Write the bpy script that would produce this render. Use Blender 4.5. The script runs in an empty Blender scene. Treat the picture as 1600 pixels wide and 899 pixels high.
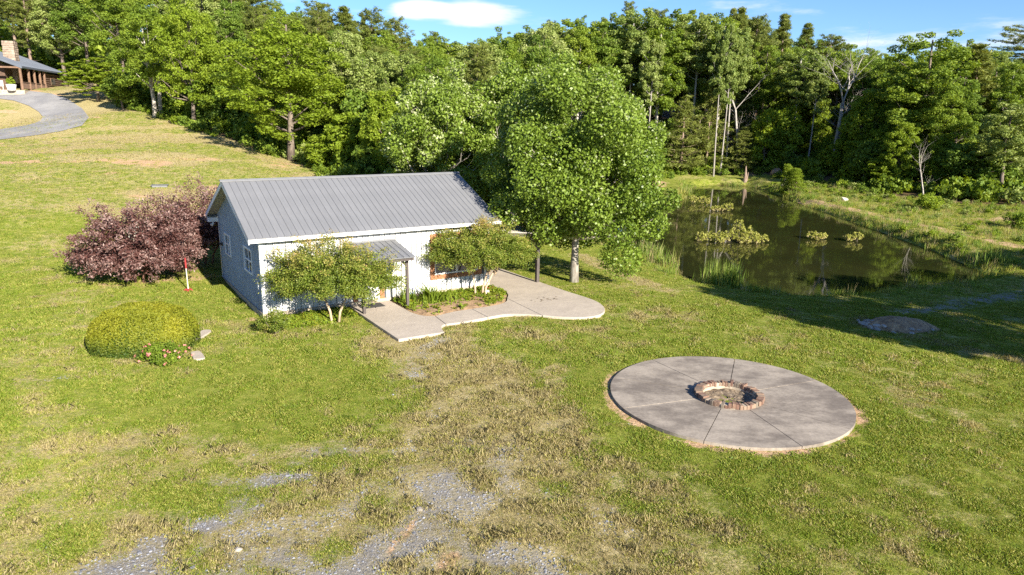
import bpy, math, random
import numpy as np
from math import sin, cos, pi, radians as rad
from mathutils import Vector, Matrix
SC = bpy.context.scene
COL = SC.collection
# ------------------------------------------------------------------ camera
F_PX, PITCH, ROLL, CAM_H = 1110.0, rad(13.7), rad(0.95), 7.08
_f = np.array([0, cos(PITCH), -sin(PITCH)]); _r0 = np.array([1., 0, 0]); _u0 = np.cross(_r0, _f)
_R = _r0*cos(ROLL)+_u0*sin(ROLL); _U = -_r0*sin(ROLL)+_u0*cos(ROLL)
cam = bpy.data.objects.new('camera', bpy.data.cameras.new('camera')); COL.objects.link(cam)
cam.matrix_world = Matrix(((_R[0], _U[0], -_f[0], 0), (_R[1], _U[1], -_f[1], 0), (_R[2], _U[2], -_f[2], CAM_H), (0, 0, 0, 1)))
cam.data.sensor_width = 36; cam.data.lens = F_PX/1600*36
cam.data.clip_start = .1; cam.data.clip_end = 3000
SC.camera = cam
# ------------------------------------------------------------------ light
SUN_AZ, SUN_EL = rad(144.5), rad(24)          # azimuth clockwise from +Y
sun_dir = Vector((sin(SUN_AZ)*cos(SUN_EL), cos(SUN_AZ)*cos(SUN_EL), sin(SUN_EL)))
sl = bpy.data.lights.new('sun', 'SUN'); sl.energy = 5.0; sl.angle = rad(.5); sl.color = (1, .93, .80)
so = bpy.data.objects.new('sun', sl); COL.objects.link(so)
so.rotation_euler = (-sun_dir).to_track_quat('-Z', 'Y').to_euler(); so.location = (20, -30, 30)
SC.view_settings.view_transform = 'Standard'; SC.view_settings.look = 'None'
SC.view_settings.exposure = 1.45; SC.view_settings.gamma = 1
W = bpy.data.worlds.new('World'); SC.world = W; W.use_nodes = True
SC.cycles.max_bounces = 6; SC.cycles.diffuse_bounces = 3; SC.cycles.transmission_bounces = 3
SC.cycles.glossy_bounces = 3; SC.cycles.transparent_max_bounces = 6; SC.cycles.use_denoising = False
SC.cycles.sample_clamp_indirect = 4
def ray(px, py): return _f+_R*(px-800)/F_PX+_U*(449.5-py)/F_PX
def onz(px, py, z):
    d = ray(px, py); t = (z-CAM_H)/d[2]; return np.array([0, 0, CAM_H])+d*t
def atY(px, py, Y):
    d = ray(px, py); t = Y/d[1]; return np.array([0, 0, CAM_H])+d*t

def nt_world():
    nt = W.node_tree; N = nt.nodes; L = nt.links; N.clear()
    out = N.new('ShaderNodeOutputWorld'); bg = N.new('ShaderNodeBackground'); bg.inputs[1].default_value = .09
    sky = N.new('ShaderNodeTexSky'); sky.sky_type = 'NISHITA'; sky.sun_disc = False
    sky.sun_elevation = SUN_EL; sky.sun_rotation = SUN_AZ; sky.air_density = 1.0; sky.dust_density = 0; sky.ozone_density = 4
    tc = N.new('ShaderNodeTexCoord')
    mp = N.new('ShaderNodeMapping'); mp.inputs['Scale'].default_value = (5, 5, 26); L.new(tc.outputs['Generated'], mp.inputs[0])
    nz = N.new('ShaderNodeTexNoise'); nz.inputs['Scale'].default_value = 1.3; nz.inputs['Detail'].default_value = 8; nz.inputs['Roughness'].default_value = .58
    L.new(mp.outputs[0], nz.inputs[0])
    # two low cumulus puffs and thin streaks, placed by direction in the sky
    acc = None
    for (px, py, wx, wy, a) in ((650, 13, 38, 12, .50), (742, 21, 66, 16, .40), (1365, 66, 90, 20, .24), (1160, 6, 50, 9, .18), (1570, 40, 70, 30, .12), (1290, 95, 160, 26, .14)):
        d = ray(px, py); d = d/np.linalg.norm(d)
        s = N.new('ShaderNodeVectorMath'); s.operation = 'SUBTRACT'; s.inputs[1].default_value = tuple(d); L.new(tc.outputs['Generated'], s.inputs[0])
        m = N.new('ShaderNodeVectorMath'); m.operation = 'MULTIPLY'; m.inputs[1].default_value = (F_PX/wx, F_PX/wx, F_PX/wy); L.new(s.outputs[0], m.inputs[0])
        ln = N.new('ShaderNodeVectorMath'); ln.operation = 'LENGTH'; L.new(m.outputs[0], ln.inputs[0])
        mr = N.new('ShaderNodeMapRange'); mr.interpolation_type = 'SMOOTHSTEP'; mr.inputs[1].default_value = 0; mr.inputs[2].default_value = 1.6; mr.inputs[3].default_value = a; mr.inputs[4].default_value = 0
        L.new(ln.outputs['Value'], mr.inputs[0])
        if acc is None: acc = mr.outputs[0]
        else:
            ad = N.new('ShaderNodeMath'); ad.operation = 'ADD'; L.new(acc, ad.inputs[0]); L.new(mr.outputs[0], ad.inputs[1]); acc = ad.outputs[0]
    ad = N.new('ShaderNodeMath'); ad.operation = 'ADD'; L.new(acc, ad.inputs[0]); L.new(nz.outputs[0], ad.inputs[1])
    cr = N.new('ShaderNodeMapRange'); cr.interpolation_type = 'SMOOTHSTEP'; cr.inputs[1].default_value = .60; cr.inputs[2].default_value = .86; cr.inputs[3].default_value = .02; cr.inputs[4].default_value = .9
    L.new(ad.outputs[0], cr.inputs[0])
    tint = N.new('ShaderNodeMix'); tint.data_type = 'RGBA'; tint.blend_type = 'MULTIPLY'; tint.inputs[0].default_value = 1; L.new(sky.outputs[0], tint.inputs[6]); tint.inputs[7].default_value = (.46, .58, .77, 1)
    mx = N.new('ShaderNodeMix'); mx.data_type = 'RGBA'; L.new(cr.outputs[0], mx.inputs[0]); L.new(tint.outputs[2], mx.inputs[6]); mx.inputs[7].default_value = (4.6, 4.75, 5.0, 1)
    L.new(mx.outputs[2], bg.inputs[0]); L.new(bg.outputs[0], out.inputs[0])
nt_world()

# ------------------------------------------------------------------ noise
def _hash(ix, iy, s):
    n = (ix.astype(np.int64)*374761393+iy.astype(np.int64)*668265263+s*982451653) & 0x7fffffff
    n = ((n ^ (n >> 13))*1274126177) & 0x7fffffff
    return ((n ^ (n >> 16)) & 0xffff)/65535.
def vnoise(x, y, s=0):
    x = np.asarray(x, float); y = np.asarray(y, float)
    ix = np.floor(x); iy = np.floor(y); fx = x-ix; fy = y-iy; fx = fx*fx*(3-2*fx); fy = fy*fy*(3-2*fy)
    a = _hash(ix, iy, s); b = _hash(ix+1, iy, s); c = _hash(ix, iy+1, s); d = _hash(ix+1, iy+1, s)
    return (a*(1-fx)+b*fx)*(1-fy)+(c*(1-fx)+d*fx)*fy
def fbm(x, y, s=0, o=4):
    r = 0; a = .5; t = 0
    for i in range(o): r = r+a*vnoise(x, y, s+i*7); t += a; x = x*2.03+5.1; y = y*2.03+9.7; a *= .5
    return r/t
def sstep(a, b, x): t = np.clip((x-a)/(b-a), 0, 1); return t*t*(3-2*t)

# ------------------------------------------------------------------ terrain shape
WATER = -1.0
POND = np.array([onz(*q, WATER)[:2] for q in [(1030, 405), (1060, 427), (1085, 441), (1110, 449), (1180, 459), (1250, 463), (1340, 462), (1420, 444), (1490, 443), (1552, 433),
    (1462, 394), (1360, 357), (1262, 323), (1195, 297), (1165, 291), (1110, 289), (1078, 294), (1075, 306), (1062, 316), (1020, 321)]]+[(10.5, 60), (7.5, 57), (6.5, 50), (7.2, 44)])
def sdist(poly, x, y):
    x = np.asarray(x, float); y = np.asarray(y, float)
    d = np.full(x.shape, 1e9); ins = np.zeros(x.shape, bool)
    n = len(poly)
    for i in range(n):
        ax, ay = poly[i]; bx, by = poly[(i+1) % n]
        ex, ey = bx-ax, by-ay
        t = np.clip(((x-ax)*ex+(y-ay)*ey)/(ex*ex+ey*ey+1e-12), 0, 1)
        d = np.minimum(d, np.hypot(x-ax-t*ex, y-ay-t*ey))
        c = ((ay > y) != (by > y)) & (x < ex*(y-ay)/(by-ay+1e-12)+ax)
        ins ^= c
    return np.where(ins, -d, d)
CTRL = [(-8, 11, -.22), (0, 11, -.22), (8, 11, -.22), (-10, 18, -.22), (0, 18, -.22), (6, 14.5, -.2), (6, 21, -.22), (9, 18, -.22), (-9, 23, -.22), (-4, 23, -.22), (-3, 27, -.22), (1, 26, -.22), (2.9, 31, -.25), (-12, 28, -.15),
 (-18, 20, -.05), (-14, 14, -.1), (12, 16, -.25), (14, 21, -.3), (8, 27, -.3), (9, 31, -.55), (14, 25, -.35), (20, 25, -.4), (30, 25, -.3), (0, 35, -.3), (-5, 33, -.1),
 (-22, 11, .1), (-20, 18, .1), (-18.8, 29, .1), (-23, 32, .4), (-35, 30, 1.3), (-40, 10, 1), (0, -10, 0), (30, 0, 0), (-30, -10, 1), (45, 15, .2),
 (-24.8, 46, 2.5), (-32.3, 46, 2.5), (-17.5, 46, 2.2), (-13.6, 50, 2.0), (-15.7, 57, 2.5), (-25.9, 58, 4.1), (-39.9, 66, 4.6), (-45.7, 66, 4.4), (-40.9, 70, 5.9), (-54.6, 84, 8.4), (-50.2, 84, 8.4), (-57.6, 82, 8.0),
 (-56, 89, 9.2), (-62, 92, 9.4), (-66, 86, 9.2), (-62, 102, 10), (-53, 95, 9.4), (-35.4, 72, 6.1), (-30.2, 68, 5.2), (-22.2, 62, 3.6), (-51, 72, 5.0), (-6, 42, .6), (-6, 52, 1.0), (0, 60, .2),
 (27.5, 76.4, -.45), (28.4, 62, -.4), (28.6, 51, -.4), (28.6, 44, -.4), (28.6, 38, -.45), (31, 41.5, -.4), (40, 55.7, -.5), (37, 60, -.7), (42, 62, -.5), (52, 62, 0), (60, 80, 3), (30, 36, -.5), (24.5, 33.5, -.65), (17, 29.5, -.6), (12, 29, -.5),
 (7, 39, -.75), (5, 45, -.6), (4, 55, -.4), (7, 66, -.4), (13, 71, -.6), (17, 84, -.5), (24, 92, -.2), (32, 90, .3), (30, 100, 2.2), (20, 101, 1.8), (45, 90, 2.2), (38, 80, .6), (34, 70, -.5), (0, 75, .6), (-10, 72, 1.8), (0, 100, 3),
 (30, 140, 8), (-40, 140, 14), (80, 140, 9), (0, 180, 13), (-90, 100, 13), (-80, 60, 7), (90, 60, 3), (-150, 0, 6), (150, 0, 2), (0, -120, 0), (0, 350, 22), (250, 200, 14), (-250, 200, 24), (-120, -100, 3), (120, -100, 0), (500, 700, 26), (-500, 700, 34), (500, -400, 0), (-500, -400, 6), (0, 900, 30)]
_C = np.array(CTRL, float); _n = len(_C)
def _tps(r2): return np.where(r2 > 0, .5*r2*np.log(r2+1e-12), 0)
_K = _tps(((_C[:, None, :2]-_C[None, :, :2])**2).sum(-1)) + np.eye(_n)*6.0
_Pm = np.c_[np.ones(_n), _C[:, :2]]
_sol = np.linalg.solve(np.block([[_K, _Pm], [_Pm.T, np.zeros((3, 3))]]), np.r_[_C[:, 2], 0, 0, 0])
def height(x, y):
    x = np.atleast_1d(np.asarray(x, float)); y = np.atleast_1d(np.asarray(y, float)); shp = x.shape
    P = np.c_[x.ravel(), y.ravel()]; out = np.empty(len(P))
    for i in range(0, len(P), 20000):
        q = P[i:i+20000]; out[i:i+20000] = _tps(((q[:, None]-_C[None, :, :2])**2).sum(-1))@_sol[:_n]+_sol[_n]+q@_sol[_n+1:]
    z = out.reshape(shp)
    near = sstep(6, 14, np.hypot(x+3, (y-22)*1.0)-6)
    z = z+(fbm(x*.35, y*.35, 3, 3)-.5)*.22*(.25+.75*near)+(fbm(x*1.4, y*1.4, 5, 2)-.5)*.035
    sd = sdist(POND, x, y)
    outz = WATER+(np.maximum(z, WATER+.22)-WATER)*sstep(-.1, 1.3, sd)
    z = np.where(sd < 0, WATER+np.maximum(sd*.45, -.9), outz)
    return z
def H1(x, y): return float(height(x, y)[0])
def hit(px, py):
    d = ray(px, py); o = np.array([0, 0, CAM_H]); t = np.linspace(8, 190, 1500); P = o+d*t[:, None]
    g = P[:, 2]-height(P[:, 0], P[:, 1]); i = np.argmax(g < 0)
    if g[i] >= 0: i = len(t)-1
    a = g[i-1]/(g[i-1]-g[i]+1e-12); return P[i-1]*(1-a)+P[i]*a

# ------------------------------------------------------------------ tags and mesh helpers
def tag(o, label=None, cat=None, group=None, kind=None):
    if label: o['label'] = label
    if cat: o['category'] = cat
    if group: o['group'] = group
    if kind: o['kind'] = kind
    return o
def empty(name, loc=(0, 0, 0), rz=0, **k):
    o = bpy.data.objects.new(name, None); COL.objects.link(o); o.location = loc; o.rotation_euler = (0, 0, rz); o.empty_display_size = .3
    return tag(o, **k)
def link(name, me, parent=None, loc=None, rz=None, scale=None, **k):
    o = bpy.data.objects.new(name, me); COL.objects.link(o)
    if parent: o.parent = parent
    if loc is not None: o.location = loc
    if rz is not None: o.rotation_euler = (0, 0, rz)
    if scale is not None: o.scale = scale
    return tag(o, **k)
class MB:
    def __init__(s): s.v = []; s.f = []; s.mi = []; s.m = 0
    def add(s, vs, fs):
        b = len(s.v); s.v += [tuple(map(float, v)) for v in vs]; s.f += [tuple(b+i for i in f) for f in fs]; s.mi += [s.m]*len(fs); return s
    def hexa(s, c): return s.add(c, [(3, 2, 1, 0), (4, 5, 6, 7), (0, 1, 5, 4), (1, 2, 6, 5), (2, 3, 7, 6), (3, 0, 4, 7)])
    def box(s, x0, y0, z0, x1, y1, z1):
        return s.hexa([(x0, y0, z0), (x1, y0, z0), (x1, y1, z0), (x0, y1, z0), (x0, y0, z1), (x1, y0, z1), (x1, y1, z1), (x0, y1, z1)])
    def prism(s, poly, z0, z1, ztop=None):
        n = len(poly); top = [(x, y, z1 if ztop is None else ztop(x, y)) for x, y in poly]
        return s.add([(x, y, z0) for x, y in poly]+top, [tuple(range(n-1, -1, -1)), tuple(range(n, 2*n))]+[(i, (i+1) % n, n+(i+1) % n, n+i) for i in range(n)])
    def tube(s, pts, rs, n=6, cap=True):
        pts = [Vector(p) for p in pts]; vs = []; fs = []
        for i, p in enumerate(pts):
            t = (pts[min(i+1, len(pts)-1)]-pts[max(i-1, 0)]).normalized()
            a = t.cross(Vector((0.1, 0.97, 0.2))).normalized(); b = t.cross(a)
            for k in range(n):
                q = p+(a*cos(2*pi*k/n)+b*sin(2*pi*k/n))*rs[i]; vs.append(q)
        for i in range(len(pts)-1):
            for k in range(n):
                fs.append((i*n+k, i*n+(k+1) % n, (i+1)*n+(k+1) % n, (i+1)*n+k))
        if cap: fs.append(tuple(range(n-1, -1, -1))); fs.append(tuple((len(pts)-1)*n+k for k in range(n)))
        return s.add(vs, fs)
    def mesh(s, name, mats, smooth=False):
        me = bpy.data.meshes.new(name); me.from_pydata(s.v, [], s.f)
        for m in (mats if isinstance(mats, (list, tuple)) else [mats]): me.materials.append(m)
        me.polygons.foreach_set('material_index', s.mi)
        if smooth: me.polygons.foreach_set('use_smooth', [True]*len(s.f))
        me.update(); return me
    def build(s, name, mats, parent=None, smooth=False, **k): return link(name, s.mesh(name, mats, smooth), parent, **k)
def bevel(o, w=.01, seg=1):
    m = o.modifiers.new('bevel', 'BEVEL'); m.width = w; m.segments = seg; m.limit_method = 'ANGLE'; return o

# ------------------------------------------------------------------ materials
def nmat(name):
    m = bpy.data.materials.new(name); m.use_nodes = True; N = m.node_tree.nodes; N.clear(); return m, N, m.node_tree.links
def ramp(N, L, src, stops):
    r = N.new('ShaderNodeValToRGB'); e = r.color_ramp.elements
    while len(e) < len(stops): e.new(.5)
    for i, (p, c) in enumerate(stops): e[i].position = p; e[i].color = (*c, 1)
    L.new(src, r.inputs[0]); return r.outputs[0]
def noise(N, L, scale, detail=4, rough=.55, vec=None, stretch=None, coord='Object'):
    t = N.new('ShaderNodeTexNoise'); t.inputs['Scale'].default_value = scale; t.inputs['Detail'].default_value = detail; t.inputs['Roughness'].default_value = rough
    if vec is None:
        tc = N.new('ShaderNodeTexCoord'); vec = tc.outputs[coord]
    if stretch:
        mp = N.new('ShaderNodeMapping'); mp.inputs['Scale'].default_value = stretch; L.new(vec, mp.inputs[0]); vec = mp.outputs[0]
    L.new(vec, t.inputs[0]); return t.outputs[0]
def mixc(N, L, fac, a, b, mode='MIX'):
    m = N.new('ShaderNodeMix'); m.data_type = 'RGBA'; m.blend_type = mode
    for i, v in ((0, fac), (6, a), (7, b)):
        if hasattr(v, 'is_linked'): L.new(v, m.inputs[i])
        else: m.inputs[i].default_value = v if i == 0 else (*v, 1)
    return m.outputs[2]
def math_(N, L, op, a, b=0, c=None):
    m = N.new('ShaderNodeMath'); m.operation = op
    for i, v in enumerate((a, b) if c is None else (a, b, c)):
        if hasattr(v, 'is_linked'): L.new(v, m.inputs[i])
        else: m.inputs[i].default_value = v
    return m.outputs[0]
def mrange(N, L, v, a, b, c=0, d=1, smooth=True):
    m = N.new('ShaderNodeMapRange'); m.interpolation_type = 'SMOOTHSTEP' if smooth else 'LINEAR'
    L.new(v, m.inputs[0])
    for i, x in enumerate((a, b, c, d)): m.inputs[i+1].default_value = x
    return m.outputs[0]
def finish(m, N, L, col, rough=.8, metal=0, bump=None, bstr=.3, bdist=.02, spec=.4):
    p = N.new('ShaderNodeBsdfPrincipled'); o = N.new('ShaderNodeOutputMaterial')
    if hasattr(col, 'is_linked'): L.new(col, p.inputs['Base Color'])
    else: p.inputs['Base Color'].default_value = (*col, 1)
    if hasattr(rough, 'is_linked'): L.new(rough, p.inputs['Roughness'])
    else: p.inputs['Roughness'].default_value = rough
    p.inputs['Metallic'].default_value = metal; p.inputs['Specular IOR Level'].default_value = spec
    if bump is not None:
        b = N.new('ShaderNodeBump'); b.inputs['Strength'].default_value = bstr; b.inputs['Distance'].default_value = bdist; L.new(bump, b.inputs['Height']); L.new(b.outputs[0], p.inputs['Normal'])
    L.new(p.outputs[0], o.inputs[0]); return m
def simple(name, c1, c2=None, scale=6, rough=.8, metal=0, stretch=None, bstr=.2, bdist=.01, detail=5, lo=.35, hi=.65, vary=0, spec=.4):
    m, N, L = nmat(name); c2 = c2 or tuple(x*.8 for x in c1)
    n = noise(N, L, scale, detail, .6, stretch=stretch)
    c = ramp(N, L, n, [(lo, c1), (hi, c2)])
    if vary:
        oi = N.new('ShaderNodeObjectInfo'); v = mrange(N, L, oi.outputs['Random'], 0, 1, 1-vary, 1+vary, False)
        c = mixc(N, L, 1.0, c, v, 'MULTIPLY')
    return finish(m, N, L, c, rough, metal, n, bstr, bdist, spec)
def foliage(name, stops, trans=.35, rough=.6, objvar=.25, gloss=.0, spec=.3):
    """leaf material: colour from per-leaf 'tint' and per-tree random"""
    m, N, L = nmat(name)
    at = N.new('ShaderNodeAttribute'); at.attribute_name = 'tint'
    oi = N.new('ShaderNodeObjectInfo')
    t = math_(N, L, 'MULTIPLY_ADD', oi.outputs['Random'], objvar, -objvar*.5); t = math_(N, L, 'ADD', at.outputs['Fac'], t)
    c = ramp(N, L, t, stops)
    p = N.new('ShaderNodeBsdfPrincipled'); L.new(c, p.inputs['Base Color']); p.inputs['Roughness'].default_value = rough; p.inputs['Specular IOR Level'].default_value = spec
    tr = N.new('ShaderNodeBsdfTranslucent'); cc = mixc(N, L, 1.0, c, (1.25, 1.15, .55), 'MULTIPLY'); L.new(cc, tr.inputs[0])
    mx = N.new('ShaderNodeMixShader'); mx.inputs[0].default_value = trans; L.new(p.outputs[0], mx.inputs[1]); L.new(tr.outputs[0], mx.inputs[2])
    o = N.new('ShaderNodeOutputMaterial'); L.new(mx.outputs[0], o.inputs[0]); return m
M = {}
M['leaf_maple'] = foliage('leaf_maple', [(.0, (.055, .10, .012)), (.45, (.145, .215, .024)), (.72, (.21, .295, .04)), (.88, (.28, .355, .09)), (1, (.42, .45, .24))], .33, .4, 0)
M['leaf_green'] = foliage('leaf_green', [(0, (.085, .145, .014)), (.5, (.20, .28, .026)), (1, (.34, .40, .055))], .42)
M['leaf_bright'] = foliage('leaf_bright', [(0, (.14, .20, .012)), (.5, (.225, .31, .022)), (1, (.36, .42, .05))], .45, .6, .15)
M['leaf_dark'] = foliage('leaf_dark', [(0, (.06, .105, .014)), (.5, (.145, .225, .024)), (1, (.25, .32, .045))])
M['leaf_pale'] = foliage('leaf_pale', [(0, (.11, .17, .03)), (.5, (.25, .31, .07)), (1, (.42, .45, .19))])
M['needle'] = foliage('needle', [(0, (.075, .105, .016)), (.5, (.165, .20, .036)), (1, (.28, .29, .065))], .32)
M['leaf_red'] = foliage('leaf_red', [(0, (.042, .015, .014)), (.5, (.125, .055, .046)), (1, (.36, .25, .22))], .2, .5, .1)
M['leaf_myrtle'] = foliage('leaf_myrtle', [(0, (.06, .11, .012)), (.5, (.17, .22, .028)), (.8, (.30, .29, .06)), (1, (.40, .27, .10))], .35, .5, 0)
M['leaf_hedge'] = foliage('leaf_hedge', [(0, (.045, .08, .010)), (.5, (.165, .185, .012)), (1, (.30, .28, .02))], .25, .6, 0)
M['leaf_water'] = foliage('leaf_water', [(0, (.20, .23, .03)), (.6, (.38, .38, .08)), (1, (.52, .42, .24))], .3, .6, .1)
M['petal_pink'] = foliage('petal_pink', [(0, (.55, .14, .14)), (1, (.75, .36, .30))], .2)
M['petal_blue'] = foliage('petal_blue', [(0, (.16, .2, .45)), (1, (.3, .3, .6))], .2)
M['grass_green'] = foliage('grass_green', [(0, (.10, .16, .012)), (.5, (.19, .265, .022)), (1, (.31, .36, .05))], .4, .6, .35)
M['grass_olive'] = foliage('grass_olive', [(0, (.17, .19, .03)), (.5, (.31, .31, .06)), (1, (.45, .41, .12))], .35, .6, .35)
M['grass_dry'] = foliage('grass_dry', [(0, (.24, .195, .08)), (.5, (.38, .315, .15)), (1, (.50, .43, .24))], .3, .7, .3)
M['reed'] = foliage('reed', [(0, (.08, .15, .02)), (.6, (.19, .28, .04)), (1, (.36, .38, .10))], .4, .6, .3)
M['bark'] = simple('bark', (.20, .16, .125), (.09, .07, .055), 4, .95, stretch=(3, 3, .6), bstr=.8, bdist=.04, vary=.2)
M['bark_pale'] = simple('bark_pale', (.46, .42, .36), (.20, .17, .14), 3, .9, stretch=(3, 3, .8), bstr=.5, bdist=.02, vary=.15)
M['bark_pine'] = simple('bark_pine', (.30, .22, .17), (.15, .10, .075), 4, .95, stretch=(3, 3, .5), bstr=.8, bdist=.03, vary=.2)
M['bark_white'] = simple('bark_white', (.40, .37, .33), (.22, .19, .17), 3, .9, stretch=(3, 3, .6), vary=.1)
M['bark_tan'] = simple('bark_tan', (.55, .42, .28), (.33, .23, .15), 5, .8, stretch=(3, 3, .6))
M['bark_red'] = simple('bark_red', (.20, .10, .07), (.11, .06, .045), 5, .9, vary=.1)
M['grey_metal'] = simple('grey_metal', (.42, .455, .49), (.37, .40, .435), 1.5, .55, bstr=.05, vary=.05)
M['batten_shadow'] = simple('batten_shadow', (.10, .11, .13), None, 2, .9)
M['white_metal'] = simple('white_metal', (.60, .595, .58), (.54, .535, .52), 1.5, .55, bstr=.05, vary=.03)
M['white_trim'] = simple('white_trim', (.82, .81, .78), (.72, .71, .68), 4, .5, bstr=.04)
M['cedar'] = simple('cedar', (.38, .17, .075), (.24, .105, .05), 5, .7, stretch=(1, 1, 6), bstr=.2)
M['dark_wood'] = simple('dark_wood', (.095, .078, .070), (.055, .045, .042), 6, .8, stretch=(4, 4, .6), bstr=.3, vary=.1)
M['glass'] = simple('glass', (.02, .025, .03), (.035, .04, .045), 1, .06, spec=.9, bstr=0)
M['soffit'] = simple('soffit', (.48, .46, .40), (.40, .38, .33), 2, .8)
M['found'] = simple('found', (.45, .38, .29), (.33, .27, .20), 4, .95, bstr=.4)
M['rubber'] = simple('rubber', (.06, .055, .05), (.03, .03, .03), 40, .95, bstr=.5)
M['red_paint'] = simple('red_paint', (.32, .03, .03), (.24, .03, .03), 6, .5)
M['cream'] = simple('cream', (.62, .60, .48), (.50, .48, .38), 4, .5)
M['terracotta'] = simple('terracotta', (.52, .17, .07), (.38, .12, .06), 5, .8)
M['stone'] = simple('stone', (.42, .37, .31), (.24, .21, .18), 5, .95, bstr=.6, bdist=.02, vary=.25)
M['pale_stone'] = simple('pale_stone', (.62, .57, .48), (.45, .41, .35), 5, .9, bstr=.4)
M['pebble'] = simple('pebble', (.27, .27, .285), (.15, .155, .175), 9, .9, vary=.45)
M['log'] = simple('log', (.15, .09, .06), (.07, .045, .035), 3, .9, stretch=(1, 1, 6))
M['log_post'] = simple('log_post', (.22, .13, .085), (.13, .08, .05), 4, .85)
M['orange'] = simple('orange', (.5, .2, .06), (.36, .14, .05), 4, .8)
M['chimney_stone'] = simple('chimney_stone', (.36, .28, .215), (.22, .165, .125), 2.2, .95, bstr=.7, bdist=.05, vary=.12)
M['clod'] = simple('clod', (.50, .30, .18), (.33, .19, .11), 3, .95, bstr=.5, vary=.1)
def roof_mat(name, c1, c2, rough=.42):
    m, N, L = nmat(name)
    n1 = noise(N, L, 1.2, 5, .6, stretch=(2.5, .7, 1)); n2 = noise(N, L, 38, 3, .6)
    c = ramp(N, L, n1, [(.32, c1), (.68, c2)]); c = mixc(N, L, .16, c, n2, 'OVERLAY')
    oi = N.new('ShaderNodeObjectInfo'); v = mrange(N, L, oi.outputs['Random'], 0, 1, .955, 1.045, False); c = mixc(N, L, 1.0, c, v, 'MULTIPLY')
    return finish(m, N, L, c, mrange(N, L, n1, .3, .7, rough, rough+.14), .0, n2, .05, .004, spec=.5)
M['roof'] = roof_mat('roof', (.195, .195, .20), (.155, .157, .164))
M['roof_blue'] = roof_mat('roof_blue', (.10, .115, .145), (.075, .088, .115), .55)
M['roof_dusty'] = roof_mat('roof_dusty', (.42, .38, .33), (.32, .29, .25), .7)
def concrete(name, base, dark, amt=.5, scale=.9):
    m, N, L = nmat(name)
    tc = N.new('ShaderNodeTexCoord').outputs['Object']
    n1 = noise(N, L, scale, 6, .62, vec=tc, stretch=(.8, 1.2, 1)); n2 = noise(N, L, 14, 5, .65, vec=tc); n3 = noise(N, L, 90, 2, .5, vec=tc)
    n4 = noise(N, L, scale*3.1, 8, .72, vec=tc, stretch=(.75, 1.25, 1))
    c = mixc(N, L, mrange(N, L, math_(N, L, 'MULTIPLY_ADD', n4, .8, math_(N, L, 'MULTIPLY', n1, .9)), .66, 1.02, 0, amt), base, dark)
    c = mixc(N, L, .35, c, n2, 'OVERLAY'); c = mixc(N, L, .2, c, n3, 'OVERLAY')
    return finish(m, N, L, c, .9, 0, n3, .15, .004)
M['concrete'] = concrete('concrete', (.44, .375, .305), (.36, .305, .25), .8)
M['slab'] = concrete('slab', (.335, .285, .23), (.125, .102, .084), .85, .62)
def brick_mat():
    m, N, L = nmat('brick')
    oi = N.new('ShaderNodeObjectInfo'); c = ramp(N, L, oi.outputs['Random'], [(0, (.15, .082, .058)), (.35, (.19, .115, .078)), (.6, (.25, .175, .12)), (.8, (.17, .14, .105)), (1, (.115, .08, .062))])
    n = noise(N, L, 18, 5, .65); c = mixc(N, L, mrange(N, L, n, .55, .75, 0, .5), c, (.50, .43, .34))
    return finish(m, N, L, c, .92, 0, n, .6, .01)
M['brick'] = brick_mat()
def ash_mat():
    m, N, L = nmat('ash'); n = noise(N, L, 9, 6, .7); c = ramp(N, L, n, [(.35, (.05, .038, .03)), (.5, (.17, .125, .08)), (.65, (.30, .24, .17))]); return finish(m, N, L, c, .95, 0, n, .9, .03)
M['ash'] = ash_mat()
def road_mat():
    m, N, L = nmat('road_gravel'); n = noise(N, L, .5, 5, .6); n2 = noise(N, L, 9, 5, .7)
    c = ramp(N, L, n, [(.35, (.20, .195, .20)), (.65, (.29, .28, .275))]); c = mixc(N, L, .5, c, n2, 'OVERLAY'); return finish(m, N, L, c, .95, 0, n2, .4, .03)
M['road'] = road_mat()
def bed_mat():
    m, N, L = nmat('bed_soil'); n = noise(N, L, 6, 6, .7); c = ramp(N, L, n, [(.35, (.16, .10, .06)), (.55, (.34, .22, .12)), (.7, (.45, .30, .17))]); return finish(m, N, L, c, .95, 0, n, .9, .03)
M['bed'] = bed_mat()
def water_mat():
    m, N, L = nmat('pond_water'); tc = N.new('ShaderNodeTexCoord').outputs['Object']
    n1 = noise(N, L, .8, 3, .5, vec=tc, stretch=(1, 2.2, 1)); n2 = noise(N, L, .16, 3, .6, vec=tc)
    c = ramp(N, L, n2, [(.35, (.020, .023, .007)), (.7, (.032, .033, .010))])
    m = finish(m, N, L, c, .035, 0, n1, .045, .02, spec=.5)
    for n in N:
        if n.type == 'BSDF_PRINCIPLED': n.inputs['IOR'].default_value = 1.36
    return m
M['water'] = water_mat()
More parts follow.
